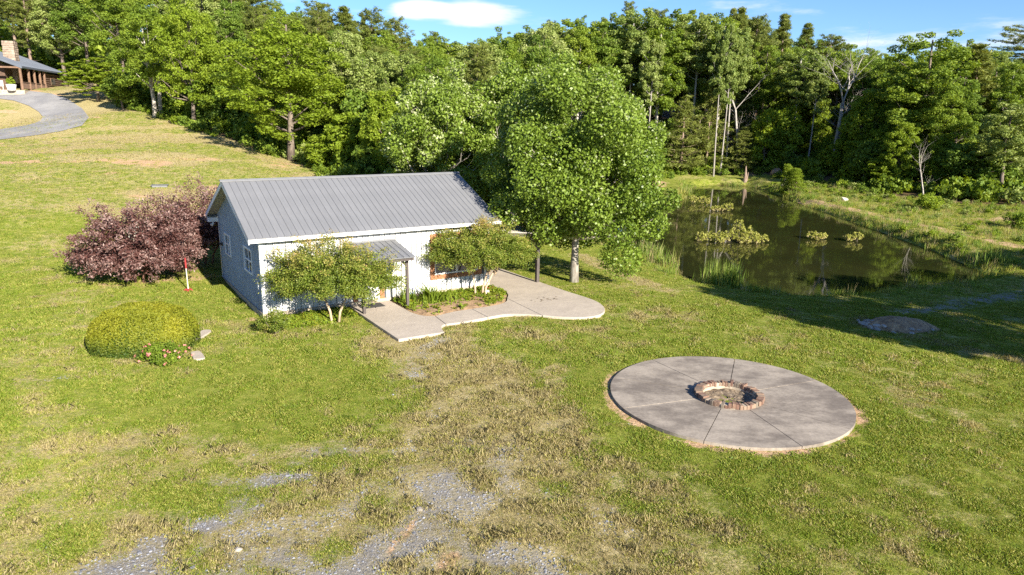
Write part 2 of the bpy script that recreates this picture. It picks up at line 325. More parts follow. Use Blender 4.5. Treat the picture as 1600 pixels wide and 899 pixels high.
def ground_mat():
    m, N, L = nmat('ground')
    g = N.new('ShaderNodeNewGeometry').outputs['Position']
    a = N.new('ShaderNodeVertexColor'); a.layer_name = 'mask'; sp = N.new('ShaderNodeSeparateColor'); L.new(a.outputs[0], sp.inputs[0])
    dry, grav, soil, forest = sp.outputs[0], sp.outputs[1], sp.outputs[2], a.outputs['Alpha']
    nA = noise(N, L, .35, 5, .6, vec=g); nB = noise(N, L, 2.6, 6, .68, vec=g); nC = noise(N, L, 17, 5, .7, vec=g); nD = noise(N, L, 70, 3, .6, vec=g)
    grass = ramp(N, L, nB, [(.30, (.10, .14, .014)), (.46, (.18, .21, .025)), (.6, (.26, .27, .05)), (.75, (.36, .32, .10))])
    dryc = ramp(N, L, nC, [(.3, (.22, .19, .06)), (.5, (.37, .30, .14)), (.7, (.48, .40, .22))])
    gravc = ramp(N, L, nD, [(.3, (.105, .10, .105)), (.5, (.225, .21, .195)), (.7, (.38, .345, .30))])
    soilc = ramp(N, L, nC, [(.3, (.36, .21, .11)), (.55, (.50, .33, .19)), (.7, (.58, .42, .27))])
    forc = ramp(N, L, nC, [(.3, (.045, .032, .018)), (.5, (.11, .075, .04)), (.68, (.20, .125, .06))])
    def mk(v, k, s, lo, hi):
        x = math_(N, L, 'MULTIPLY_ADD', s, k, v); return mrange(N, L, x, lo, hi)
    # patch masks: soft vertex mask broken up by noise
    mix1 = math_(N, L, 'MULTIPLY_ADD', nC, .5, math_(N, L, 'MULTIPLY', nB, .9))   # ~.7
    fd = mrange(N, L, math_(N, L, 'ADD', dry, mix1), .98, 1.34)
    fg = mrange(N, L, math_(N, L, 'ADD', grav, mix1), .98, 1.50)
    fs = mrange(N, L, math_(N, L, 'ADD', soil, mix1), 1.08, 1.30)
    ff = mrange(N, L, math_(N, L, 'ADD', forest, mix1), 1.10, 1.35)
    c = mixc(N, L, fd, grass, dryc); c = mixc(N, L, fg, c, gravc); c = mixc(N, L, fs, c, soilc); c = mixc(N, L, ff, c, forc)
    c = mixc(N, L, .45, c, nC, 'OVERLAY')
    h = math_(N, L, 'MULTIPLY_ADD', nD, .35, nC)
    return finish(m, N, L, c, .95, 0, h, .8, .05, spec=.15)
M['ground'] = ground_mat()

# ------------------------------------------------------------------ ground sheet
HILL_EDGE = np.array([(-60, 108), (-51, 93.5), (-48.5, 89), (-43, 80), (-35.2, 72.8), (-29.9, 68.6), (-22.2, 63), (-15.5, 58.5), (-12.5, 50.5), (-8, 48), (-3, 45.5), (2, 46), (3.5, 52), (5, 63), (9, 72), (15, 85), (22, 93.5), (31, 91), (34, 84), (37, 72), (41, 66.5), (50, 62), (70, 60), (300, 60), (300, 800), (-300, 800), (-300, 108)], float)
def segd(x, y, pts):
    d = np.full(np.shape(x), 1e9)
    for (ax, ay), (bx, by) in zip(pts[:-1], pts[1:]):
        ex, ey = bx-ax, by-ay; t = np.clip(((x-ax)*ex+(y-ay)*ey)/(ex*ex+ey*ey), 0, 1); d = np.minimum(d, np.hypot(x-ax-t*ex, y-ay-t*ey))
    return d
G = lambda *q: [tuple(onz(a, b, -.2)[:2]) for a, b in q]
GRAV = [(G((60, 960), (190, 890), (330, 805), (430, 748), (520, 712)), .8, .64), (G((480, 940), (600, 870), (680, 800), (725, 760), (735, 700)), 1.3, .62), (G((900, 960), (800, 890), (740, 855)), .8, .62), (G((380, 770), (470, 730), (505, 720)), .5, .66),
        (G((735, 700), (700, 650), (640, 600), (600, 592)), .55, .42), (G((640, 600), (660, 545), (690, 527), (700, 522)), .45, .5), (G((860, 760), (960, 810)), .7, .40), (G((700, 890), (420, 870), (250, 900)), 1.3, .56), (G((520, 800), (600, 760), (640, 730)), .9, .46), (G((350, 750), (230, 770)), .5, .45), (G((60, 600), (100, 590)), .3, .42),
        (G((1420, 475), (1500, 462), (1600, 445), (1700, 438)), .9, .62), (G((1520, 490), (1640, 478)), .8, .5)]
DRY = [(G((650, 535), (740, 600), (770, 720), (700, 899)), 2.1, 1.0), (G((860, 580), (900, 690), (960, 860)), .9, .7), (G((80, 700), (250, 680), (420, 720), (560, 690)), .9, .72), (G((200, 830), (420, 860), (600, 800)), 1.0, .75), (G((30, 560), (60, 640), (140, 760)), .7, .5),
       (G((1180, 790), (1400, 760), (1600, 640)), 1.3, .34), (G((1300, 890), (1600, 780)), 1.2, .38), (G((1050, 850), (1250, 899)), 1.0, .45), (G((910, 390), (960, 415), (1040, 445)), .7, .8), (G((1080, 505), (1250, 545)), .8, .35), (G((1500, 545), (1600, 560)), .8, .5)]
SOIL = [(G((945, 610), (965, 640)), .12, .75), (G((1345, 640), (1352, 660)), .14, .9), (G((1000, 670), (1080, 698)), .10, .6), (G((600, 870), (660, 800)), .12, .6), (G((350, 480), (400, 500)), .2, .7), (G((180, 450), (300, 440)), 1.1, .62), (G((690, 892), (705, 870)), .25, .7), (G((1395, 498), (1420, 512)), .35, .6)]
def masks(x, y):
    x = np.asarray(x, float); y = np.asarray(y, float)
    def acc(lst):
        r = np.zeros(x.shape)
        for pts, w, a in lst: r = np.maximum(r, a*np.exp(-(segd(x, y, pts)/w)**2*.7))
        return r
    grav = acc(GRAV); dry = acc(DRY); soil = acc(SOIL)
    hill = sstep(30, 42, y)*sstep(2, -8, x)
    dry = np.maximum(dry, hill*(.42+.45*sstep(.42, .7, fbm(x*.16, y*.3, 11, 4))))
    dry = np.maximum(dry, .24+.36*(fbm(x*.35, y*.35, 19, 4)-.45)*2)
    lowf = sstep(19, 13, y)*sstep(8, 2, x); dry = np.maximum(dry, lowf*(.50+.35*(fbm(x*.5, y*.5, 23, 3)-.4)))
    lushc = G((430, 600))[0]; lush = np.exp(-(((x-lushc[0])/3.2)**2+((y-lushc[1])/3.2)**2)); dry = dry*(1-.9*lush)
    ring = np.abs(np.hypot(x-5.83, y-17.83)-3.7); dry = dry*(1-.6*np.exp(-(ring/.7)**2))
    rr0 = np.hypot(x-5.83, y-17.83); soil = np.maximum(soil, .95*np.exp(-((rr0-3.24)/.17)**2)*(.55+.45*sstep(.3, .6, vnoise(np.arctan2(y-17.83, x-5.83)*3+9, x*0, 2))))
    soil = np.maximum(soil, sstep(30, 45, y)*sstep(-4, -15, x)*.72*sstep(.56, .72, fbm(x*.22, y*.5, 31, 4)))
    # dam path and the bare red earth beyond the dam
    dam = np.exp(-(segd(x, y, [(28.6, 72), (29.6, 60), (30.2, 52), (30.8, 45), (33, 39), (38, 33)])/.9)**2)*.8
    soil = np.maximum(soil, dam); soil = np.maximum(soil, np.exp(-(segd(x, y, [(36.5, 56.5), (43, 58)])/1.6)**2)*1.0)
    soil = np.maximum(soil, np.exp(-(segd(x, y, [(30.6, 91.5), (32, 92)])/1.6)**2)*1.1); soil = np.maximum(soil, np.exp(-(segd(x, y, [(16.5, 82), (17.2, 86)])/1.2)**2)*.9)
    soil = np.maximum(soil, .8*np.exp(-(np.hypot(x+.2, y-43)/1.5)**2))
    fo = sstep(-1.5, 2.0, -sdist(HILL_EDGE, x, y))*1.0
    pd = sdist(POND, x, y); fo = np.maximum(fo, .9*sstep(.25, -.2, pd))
    return dry, grav, soil, fo
def axis(parts):
    r = []
    for a, b, s in parts: r += list(np.arange(a, b, s))
    return np.array(r+[parts[-1][1]])
gx = axis([(-900, -200, 60), (-200, -70, 8), (-70, -24, .9), (-24, 22, .22), (22, 45, .35), (45, 80, 1.5), (80, 200, 8), (200, 900, 60)])
gy = axis([(-500, -40, 50), (-40, 4, 3), (4, 9, .5), (9, 32, .22), (32, 60, .4), (60, 98, .6), (98, 150, 2.5), (150, 300, 12), (300, 1200, 80)])
XX, YY = np.meshgrid(gx, gy); ZZ = height(XX, YY)
# keep the ground under the poured slabs
HOUSE_A = rad(33.2); HO = np.array([-8.8685, 24.4919]); hx = np.array([cos(HOUSE_A), sin(HOUSE_A)]); hy = np.array([-sin(HOUSE_A), cos(HOUSE_A)])
def hw(lx, ly): p = HO+hx*lx+hy*ly; return (float(p[0]), float(p[1]))
def grid_mesh(name, XX, YY, ZZ, mat):
    ny, nx = XX.shape; co = np.c_[XX.ravel(), YY.ravel(), ZZ.ravel()]
    i = np.arange((ny-1)*(nx-1)); r = i//(nx-1); c = i % (nx-1); a = r*nx+c
    q = np.c_[a, a+1, a+nx+1, a+nx].astype(np.int32)
    me = bpy.data.meshes.new(name); me.vertices.add(len(co)); me.vertices.foreach_set('co', co.ravel()); me.loops.add(q.size); me.loops.foreach_set('vertex_index', q.ravel())
    me.polygons.add(len(q)); me.polygons.foreach_set('loop_start', np.arange(0, q.size, 4, dtype=np.int32)); me.polygons.foreach_set('use_smooth', np.ones(len(q), bool)); me.materials.append(mat); me.update(); return me
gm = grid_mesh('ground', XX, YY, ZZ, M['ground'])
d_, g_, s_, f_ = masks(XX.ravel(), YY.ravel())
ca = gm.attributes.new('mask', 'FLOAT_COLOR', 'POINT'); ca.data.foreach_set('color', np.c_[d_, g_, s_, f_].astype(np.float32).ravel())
link('ground', gm, kind='structure')
# pond water
pc = POND.mean(0); wp = [tuple(pc+(p-pc)*1.0+(p-pc)/np.linalg.norm(p-pc)*1.2) for p in POND]
mb = MB(); mb.add([(x, y, WATER) for x, y in wp], [tuple(range(len(wp)))]); mb.build('pond_water', M['water'], kind='structure')
# gravel drive by the far house
dr_o = [(-160, 137), (-60, 137), (0, 140.5), (40, 142), (80, 147), (105, 155), (128, 170), (139, 184), (128, 197), (95, 206), (50, 213), (0, 219), (-80, 228), (-180, 240)]
dr_i = [(-160, 146), (-60, 148), (0, 155), (22, 158), (45, 166), (60, 175), (67, 183), (64, 189), (55, 193), (40, 197), (20, 200), (0, 203), (-80, 210), (-180, 220)]
mb = MB(); vs = []; nseg = 8
for k in range(len(dr_o)-1):
    for s in range(4):
        t = s/4; po = np.array(dr_o[k])*(1-t)+np.array(dr_o[k+1])*t; pi_ = np.array(dr_i[k])*(1-t)+np.array(dr_i[k+1])*t
        a = hit(*po); b = hit(*pi_)
        for j in range(nseg+1):
            p = a+(b-a)*j/nseg; vs.append((p[0], p[1], H1(p[0], p[1])+.05))
n1 = nseg+1; rows = len(vs)//n1
mb.add(vs, [(r*n1+j, r*n1+j+1, (r+1)*n1+j+1, (r+1)*n1+j) for r in range(rows-1) for j in range(nseg)])
mb.build('gravel_driveway', M['road'], smooth=True, kind='structure')

# ================================================================== the metal-sided building
BW, BD, ZE, ZR, OF, OL, OR = 9.37, 6.85, 2.75, 4.43, .36, .45, .41
SL = (ZR-ZE)/(BD/2+OF)
def zroof(ly): return ZR-SL*abs(ly-BD/2)              # underside of the roofing
house = empty('metal_sided_building', (HO[0], HO[1], 0), HOUSE_A, label='white board-and-batten building with a grey metal gable roof and small front porch', cat='building')
def wall(P, ex, n, length, top, holes, step, z0=.0, mat='white_metal'):
    """siding panels with a raised batten; P origin, ex along, n outward (local xy)"""
    ex = np.array(ex, float); n = np.array(n, float); P = np.array(P, float)
    cnt = int(round(length/step)); st = length/cnt
    for i in range(cnt):
        u0, u1 = i*st, (i+1)*st; um = (u0+u1)/2
        spans = [(z0, None)]
        for (a, b, c, d) in holes:
            if a-.02 < um < b+.02:
                new = []
                for (s, e) in spans:
                    if e is None: new += [(s, c), (d, None)]
                    else: new.append((s, e))
                spans = [(s, e) for s, e in new if e is None or e-s > .03]
        for s, e in spans:
            mb = MB()
            def q(u, o, z): p = P+ex*u+n*o; return (p[0], p[1], z)
            for (a, b, o) in ((u0+.008, u1-.008, .0), (u0+.011, u0+.050, .032)):
                ta = top(a) if e is None else e; tb = top(b) if e is None else e
                if ta-s < .03 and tb-s < .03: continue
                mb.hexa([q(a, -.03, s), q(b, -.03, s), q(b, o, s), q(a, o, s), q(a, -.03, ta), q(b, -.03, tb), q(b, o, tb), q(a, o, ta)])
            if mb.v: mb.build('siding_panel', M[mat], house)
flat = lambda u: ZE-.04+SL*OF
wall((0, 0), (1, 0), (0, -1), BW, flat, [(3.33, 4.60, -.2, 1.92), (6.62, 9.03, .48, 2.36)], .222)
wall((0, BD), (0, -1), (-1, 0), BD, lambda u: zroof(BD-u)-.06, [(BD-2.44, BD-1.2, 1.15, 2.12), (BD-5.83, BD-4.80, 1.2, 2.12)], .222, mat='grey_metal')
wall((BW, 0), (0, 1), (1, 0), BD, lambda u: zroof(u)-.06, [(1.4, 2.4, -.2, 1.95), (4.0, 5.2, 1.0, 2.0)], .222)
wall((BW, BD), (-1, 0), (0, 1), BW, flat, [(2, 3.2, 1.1, 2.1), (6, 7.2, 1.1, 2.1)], .222)
mb = MB()
mb.box(.031, .031, -.05, BW-.031, .06, ZE-.1); mb.box(.031, BD-.06, -.05, BW-.031, BD-.031, ZE-.1)
for x_ in (.031, BW-.06): mb.add([(x_, .061, -.05), (x_, BD-.061, -.05), (x_, BD-.061, ZE-.1), (x_, BD/2, ZR-.2), (x_, .061, ZE-.1), (x_+.029, .061, -.05), (x_+.029, BD-.061, -.05), (x_+.029, BD-.061, ZE-.1), (x_+.029, BD/2, ZR-.2), (x_+.029, .061, ZE-.1)], [(0, 1, 2, 3, 4), (9, 8, 7, 6, 5)])
mb.build('batten_shadow_sheet', M['batten_shadow'], house)  # added dark sheet; seen through the panel gaps it draws the batten shadow lines
mb = MB()
for a in ((-.06, -.06, BW+.06, .06), (-.06, BD-.06, BW+.06, BD+.06), (-.06, .061, .06, BD-.061), (BW-.06, .061, BW+.06, BD-.061)): mb.box(a[0], a[1], -.6, a[2], a[3], -.004)
mb.build('foundation', M['found'], house)
# corner trims
for (x, y) in ((0, 0), (0, BD), (BW, 0), (BW, BD)):
    mb = MB(); sx = -1 if x == 0 else 1; sy = -1 if y == 0 else 1
    mb.box(min(x+sx*.034, x-sx*.09), min(y+sy*.028, y+sy*.04), -.003, max(x+sx*.034, x-sx*.09), max(y+sy*.028, y+sy*.04), 2.70)
    mb.box(min(x+sx*.026, x+sx*.036), min(y+sy*.024, y-sy*.09), -.003, max(x+sx*.026, x+sx*.036), max(y+sy*.024, y-sy*.09), 2.70)
    mb.build('corner_trim', M['white_trim'], house)
# roof: ribbed panels on both slopes
RL = BW+OL+OR; npan = 41; pw = RL/npan
def roof_panel_mesh():
    mb = MB(); y0 = -(BD/2+OF); hyp = -y0
    def z(y, o): return SL*(y-y0)*1.0+o            # y in [y0,0], 0 = ridge
    mb.hexa([(0, y0, z(y0, 0)), (pw, y0, z(y0, 0)), (pw, 0, z(0, 0)), (0, 0, z(0, 0)), (0, y0, z(y0, .02)), (pw, y0, z(y0, .02)), (pw, 0, z(0, .02)), (0, 0, z(0, .02))])
    a, b, c, d = 0.0, .012, .034, .046
    mb.add([(a, y0-.002, z(y0, .018)), (b, y0-.002, z(y0, .046)), (c, y0-.002, z(y0, .046)), (d, y0-.002, z(y0, .018)), (a, -.002, z(0, .018)), (b, -.002, z(0, .046)), (c, -.002, z(0, .046)), (d, -.002, z(0, .018))],
           [(0, 1, 5, 4), (1, 2, 6, 5), (2, 3, 7, 6), (0, 3, 2, 1)])
    return mb.mesh('roof_panel', M['roof'])
rpm = roof_panel_mesh()
for i in range(npan):
    link('roof_panel', rpm, house, loc=(-OL+i*pw, BD/2, ZE))
    link('roof_panel', rpm, house, loc=(-OL+(i+1)*pw, BD/2, ZE), rz=pi)
mb = MB()
for s in (-1, 1):
    y1 = BD/2+s*.11; z1 = ZR-SL*.11+.058
    mb.add([(-OL-.05, BD/2, ZR+.07), (BW+OR+.05, BD/2, ZR+.07), (BW+OR+.05, y1, z1), (-OL-.05, y1, z1), (-OL-.05, BD/2, ZR+.05), (BW+OR+.05, BD/2, ZR+.05), (BW+OR+.05, y1, z1-.02), (-OL-.05, y1, z1-.02)],
           [(0, 1, 2, 3), (7, 6, 5, 4), (3, 2, 6, 7), (0, 3, 7, 4), (1, 5, 6, 2)])
mb.build('ridge_cap', M['roof'], house)
# fascias, rake boards and soffits
for y in (-OF, BD+OF):
    s = -1 if y < 0 else 1
    mb = MB(); mb.box(-OL+.01, min(y, y-s*.03), ZE-.13, BW+OR-.01, max(y, y-s*.03), ZE-.004); mb.build('fascia', M['white_trim'], house)
    mb = MB(); yw = 0 if y < 0 else BD
    mb.box(-OL+.02, min(yw+s*.03, y-s*.032), ZE-.128, BW+OR-.02, max(yw+s*.03, y-s*.032), ZE-.112); mb.build('soffit', M['soffit'], house)
for x0, x1, xi0, xi1 in ((-OL, -OL+.03, -OL+.031, -.03), (BW+OR-.03, BW+OR, BW+.03, BW+OR-.031)):
    for s in (-1, 1):
        ye = BD/2+s*(BD/2+OF); mb = MB()
        mb.hexa([(x0, ye, ZE-.17), (x1, ye, ZE-.17), (x1, BD/2, ZR-.17), (x0, BD/2, ZR-.17), (x0, ye, ZE-.005), (x1, ye, ZE-.005), (x1, BD/2, ZR-.005), (x0, BD/2, ZR-.005)])
        mb.build('rake_board', M['white_trim'], house)
        mb = MB(); mb.hexa([(xi0, ye-s*.035, ZE-.10), (xi1, ye-s*.035, ZE-.10), (xi1, BD/2, ZR-.115), (xi0, BD/2, ZR-.115), (xi0, ye-s*.035, ZE-.08), (xi1, ye-s*.035, ZE-.08), (xi1, BD/2, ZR-.095), (xi0, BD/2, ZR-.095)])
        mb.build('soffit', M['soffit'], house)
    # boxed eave end seen under the rear corner
for (x0, x1) in ((-OL+.032, -.032),):
    mb = MB(); mb.box(x0, BD+.032, ZE-.34, x1, BD+OF-.032, ZE-.156); mb.build('eave_return', M['white_trim'], house)
def window(ax, u0, u1, z0, z1, frame_mat='white_trim', muntin=True, fw=.07):
    """ax='L' left gable wall (u = local y), 'F' front wall (u = local x), 'R' right, 'B' back"""
    def q(u, o, z):
        return {'L': (-o, u, z), 'F': (u, -o, z), 'R': (BW+o, u, z), 'B': (u, BD+o, z)}[ax]
    def bx(mb, a, b, o0, o1, c, d):
        pts = [q(a, o0, c), q(b, o0, c), q(b, o1, c), q(a, o1, c), q(a, o0, d), q(b, o0, d), q(b, o1, d), q(a, o1, d)]; mb.hexa(pts)
    fr = MB(); bx(fr, u0, u1, -.02, .045, z0, z0+fw); bx(fr, u0, u1, -.02, .045, z1-fw, z1); bx(fr, u0, u0+fw, -.02, .043, z0+fw, z1-fw); bx(fr, u1-fw, u1, -.02, .043, z0+fw, z1-fw)
    F_ = fr.build('window', M[frame_mat], house)
    gl = MB(); bx(gl, u0+fw, u1-fw, -.03, -.018, z0+fw, z1-fw); gl.build('pane', M['glass'], F_)
    if muntin:
        sa = MB(); zm = (z0+z1)/2; um = (u0+u1)/2
        bx(sa, u0+fw, u1-fw, -.016, .02, zm-.03, zm+.03); bx(sa, um-.022, um+.022, -.016, .012, z0+fw, zm-.031); bx(sa, um-.022, um+.022, -.016, .012, zm+.031, z1-fw)
        sa.build('sash_bar', M['white_trim'], F_)
    return F_
window('L', 1.2, 2.44, 1.15, 2.12); window('L', 4.80, 5.83, 1.2, 2.12)
window('R', 4.0, 5.2, 1.0, 2.0); window('B', 2, 3.2, 1.1, 2.1); window('B', 6, 7.2, 1.1, 2.1)
wf = window('F', 6.62, 9.03, .48, 2.36, 'cedar', False, .19)
mb = MB()
for a, b, c, d in ((6.81, 8.84, .67, .73), (6.81, 8.84, 2.11, 2.17), (6.81, 6.87, .73, 2.11), (8.78, 8.84, .73, 2.11), (7.78, 7.88, .73, 2.11), (6.87, 7.78, 1.38, 1.43), (7.88, 8.78, 1.38, 1.43)): mb.box(a, -.025, c, b, .016, d)
mb.build('sash_bar', M['white_trim'], wf)
# doors
mb = MB(); mb.box(3.52, -.01, -.10, 4.42, .03, 1.80); mb.box(3.60, -.028, .0, 4.34, -.011, .06); 
for a, b in ((3.62, 3.93), (4.0, 4.32)):
    mb.box(a, -.025, .12, b, -.011, .75); 
dr = mb.build('door', M['white_trim'], house)
mb = MB(); mb.box(3.68, -.022, .95, 4.26, -.0105, 1.62); mb.build('pane', M['glass'], dr)
mb = MB(); mb.tube([(4.34, -.012, .85), (4.34, -.07, .85)], [.012, .012], 8); mb.tube([(4.34, -.07, .85), (4.34, -.10, .85)], [.03, .026], 8); mb.build('handle', M['dark_wood'], dr)
for a, b in ((3.33, 3.515), (4.425, 4.60)):
    mb = MB(); mb.box(a, -.055, -.13, b, .03, 1.81); mb.build('door_trim', M['cedar'], house)
mb = MB(); mb.box(3.33, -.055, 1.812, 4.60, .03, 1.92); mb.build('door_trim', M['cedar'], house)
mb = MB(); mb.box(BW-.01, 1.4, -.1, BW+.02, 2.4, 1.95); d2 = mb.build('door', M['white_trim'], house)
mb = MB(); mb.tube([(BW+.02, 2.3, .9), (BW+.09, 2.3, .9)], [.03, .03], 8); mb.build('handle', M['dark_wood'], d2)
# small fittings on the left gable wall
mb = MB(); mb.box(-.075, .30, .83, -.024, .46, 1.08); mb.build('outlet_box', M['white_trim'], house)
mb = MB(); mb.box(-.05, 6.3, 1.45, -.024, 6.42, 1.58); mb.tube([(-.05, 6.36, 1.5), (-.15, 6.36, 1.56)], [.03, .05], 8); mb.build('wall_lamp', M['dark_wood'], house)
mb = MB(); mb.tube([(-.22, BD+.1, ZE-.35), (-.22, BD+.1, ZE-.42), (-.30, BD+.06, ZE-.48)], [.03, .045, .07], 8); mb.build('flood_light', M['white_trim'], house)
# porch canopy
cy, zb, zf = -1.78, 2.24, 1.90
can = MB()
can.box(3.06, -.06, zb-.14, 5.09, -.026, zb-.02); can.box(3.06, cy+.02, zf-.13, 5.09, cy+.09, zf-.015)
for x in (3.06, 4.02, 5.03): can.hexa([(x, cy+.095, zf-.12), (x+.06, cy+.095, zf-.12), (x+.06, -.062, zb-.12), (x, -.062, zb-.12), (x, cy+.095, zf-.012), (x+.06, cy+.095, zf-.012), (x+.06, -.062, zb-.012), (x, -.062, zb-.012)])
porch = can.build('porch_canopy', M['dark_wood'], house)
ns = 9; w = (5.14-3.0)/ns; k = (zb-zf)/(0-cy)
mb = MB(); mb.hexa([(0, cy-.05, -.0), (w, cy-.05, 0), (w, -.03, k*(-.03-cy+.05)), (0, -.03, k*(-.03-cy+.05)), (0, cy-.05, .018), (w, cy-.05, .018), (w, -.03, .018+k*(-.03-cy+.05)), (0, -.03, .018+k*(-.03-cy+.05))])
mb.hexa([(0, cy-.052, .016), (.03, cy-.052, .016), (.03, -.03, .016+k*(.02-cy)), (0, -.03, .016+k*(.02-cy)), (.006, cy-.052, .042), (.024, cy-.052, .042), (.024, -.03, .042+k*(.02-cy)), (.006, -.03, .042+k*(.02-cy))])
cpm = mb.mesh('canopy_panel', M['roof'])
for i in range(ns): link('canopy_panel', cpm, porch, loc=(3.0+i*w, 0, zf-k*.05))
mb = MB(); mb.box(3.0, -.05, zb+.02, 5.14, -.026, zb+.09); mb.build('flashing', M['roof'], porch)
for x in (3.23, 4.97):
    mb = MB(); mb.box(x-.05, -1.43, -.125, x+.05, -1.33, zf-.03+.0); mb.build('post', M['dark_wood'], porch)
    s = 1 if x < 4 else -1
    mb = MB(); mb.hexa([(x+s*.05, -1.41, zf-.42), (x+s*.05, -1.35, zf-.42), (x+s*.05, -1.35, zf-.30), (x+s*.05, -1.41, zf-.30), (x+s*.30, -1.41, zf-.14), (x+s*.30, -1.35, zf-.14), (x+s*.20, -1.35, zf-.10), (x+s*.20, -1.41, zf-.10)]); mb.build('brace', M['dark_wood'], porch)
mb = MB(); mb.box(3.06, -1.44, zf-.10+.0, 5.09, -1.32, zf+.005); mb.build('beam', M['dark_wood'], porch)
# lean-to patio roof on the right end
lz0, lz1, lx1, ly0, ly1 = 2.32, 2.02, 12.22, -.62, 6.3
ln = MB()
ln.box(11.66, ly0+.02, lz1-.13, 11.80, ly1-.02, lz1+.02)
ln.hexa([(BW+.03, ly0+.04, lz0-.16), (12.15, ly0+.04, lz1-.13), (12.15, ly0+.12, lz1-.13), (BW+.03, ly0+.12, lz0-.16), (BW+.03, ly0+.04, lz0-.02), (12.15, ly0+.04, lz1-.015), (12.15, ly0+.12, lz1-.015), (BW+.03, ly0+.12, lz0-.02)])
lean = ln.build('patio_roof', M['dark_wood'], house)
nsl = 18; w = (ly1-ly0)/nsl; mb = MB(); dz = lz1-lz0
mb.hexa([(BW+.04, 0, 0), (lx1, 0, dz), (lx1, w, dz), (BW+.04, w, 0), (BW+.04, 0, .02), (lx1, 0, dz+.02), (lx1, w, dz+.02), (BW+.04, w, .02)])
mb.hexa([(BW+.04, 0, .018), (lx1+.002, 0, dz+.018), (lx1+.002, .03, dz+.018), (BW+.04, .03, .018), (BW+.04, .005, .045), (lx1+.002, .005, dz+.045), (lx1+.002, .025, dz+.045), (BW+.04, .025, .045)])
lpm = mb.mesh('roof_sheet', M['roof_dusty'])
for i in range(nsl): link('roof_sheet', lpm, lean, loc=(0, ly0+i*w, lz0))
for y in (-.36, 3.1, 6.0):
    mb = MB(); mb.box(11.66, y, -.125, 11.80, y+.14, lz1-.132); mb.build('post', M['dark_wood'], lean)
    mb = MB(); mb.hexa([(11.66, y+.03, lz1-.62), (11.66, y+.11, lz1-.62), (11.66, y+.11, lz1-.48), (11.66, y+.03, lz1-.48), (11.28, y+.03, lz1-.12), (11.28, y+.11, lz1-.12), (11.42, y+.11, lz1-.08), (11.42, y+.03, lz1-.08)]); mb.build('brace', M['dark_wood'], lean)
# poured walkway and patio
walk = empty('concrete_walkway', (HO[0], HO[1], 0), HOUSE_A, kind='structure')
def arc(pts, n=4):   # Catmull-Rom smoothing of an open run
    P = [np.array(p, float) for p in pts]; out = []
    for i in range(len(P)-1):
        a = P[max(i-1, 0)]; b = P[i]; c = P[i+1]; d = P[min(i+2, len(P)-1)]
        for t in np.linspace(0, 1, n, endpoint=False): out.append(tuple(.5*((2*b)+(-a+c)*t+(2*a-5*b+4*c-d)*t*t+(-a+3*b-3*c+d)*t**3)))
    return out+[tuple(P[-1])]
slabs = [
 [(3.12, -.07), (3.10, -1.9), (3.06, -4.80), (4.72, -4.86)]+arc([(4.72, -4.86), (4.82, -4.45), (5.0, -4.15), (5.185, -4.06)])[1:]+[(5.335, -2.93)]+arc([(5.335, -2.93), (5.0, -2.68), (4.82, -2.15), (4.80, -1.4), (4.80, -.07)])[1:],
 [(5.205, -4.06), (5.9, -4.13), (6.93, -4.03), (6.99, -2.74), (6.2, -2.74), (5.355, -2.93)],
 [(6.95, -4.03)]+arc([(6.95, -4.03), (7.7, -4.02), (8.3, -4.35), (8.79, -4.82)])[1:]+arc([(9.02, -2.05), (8.78, -2.4), (8.4, -2.64), (7.8, -2.74), (7.01, -2.74)]),
 arc([(8.81, -4.84), (9.4, -5.42), (10.0, -5.80), (10.7, -5.82), (11.3, -5.42), (11.72, -4.75), (11.93, -3.88), (11.86, -2.18), (11.84, -.3)])+[(11.84, 6.4), (BW+.07, 6.4), (BW+.07, -.02), (9.60, -.02)]+arc([(9.60, -.02), (9.62, -.8), (9.42, -1.5), (9.04, -2.03)])[1:]]
for s in slabs:
    mb = MB(); mb.prism(s, -.55, -.122); bevel(mb.build('concrete_slab', M['concrete'], walk), .015, 2)
mb = MB(); mb.box(3.42, -.78, -.121, 4.32, -.22, -.105); mb.build('doormat', M['rubber'], label='dark rectangular doormat on the porch slab before the white door', cat='doormat')
bpy.data.objects['doormat'].parent = None; o = bpy.data.objects['doormat']; o.location = (HO[0], HO[1], 0); o.rotation_euler = (0, 0, HOUSE_A)
# a few fallen leaves on the patio
mb = MB(); rn = random.Random(4)
for i in range(26):
    a = (10.25+rn.gauss(0, .28), -3.0+rn.gauss(0, .13)); r = rn.uniform(.03, .07); t = rn.uniform(0, 3)
    mb.add([(a[0]+r*cos(t+k*2.1), a[1]+r*sin(t+k*2.1)*.8, -.116+rn.uniform(0, .02)) for k in range(3)], [(0, 1, 2)])
mb.build('leaf_litter', M['ash'], loc=(HO[0], HO[1], 0), rz=HOUSE_A, kind='stuff')
# planting bed beside the porch
bedp = [(4.84, -.075), (4.84, -1.4), (4.86, -2.12), (5.04, -2.64), (5.36, -2.88), (6.2, -2.70), (7.8, -2.70), (8.4, -2.60), (8.76, -2.36), (9.0, -2.0), (9.38, -1.5), (9.58, -.8), (9.56, -.075)]
cxb, cyb = 7.0, -1.3; mb = MB(); vs = [(cxb, cyb, -.07)]; n = len(bedp)
for r in (.5, .85, 1.0): vs += [(cxb+(x-cxb)*r, cyb+(y-cyb)*r, {.5: -.08, .85: -.105, 1.0: -.16}[r]+rn.uniform(-.01, .01)) for x, y in bedp]
fs = [(0, 1+i, 1+(i+1) % n) for i in range(n)]
for r in range(2): fs += [(1+r*n+i, 1+(r+1)*n+i, 1+(r+1)*n+(i+1) % n, 1+r*n+(i+1) % n) for i in range(n)]
mb.add(vs, fs); mb.build('bed_soil', M['bed'], loc=(HO[0], HO[1], 0), rz=HOUSE_A, kind='structure')

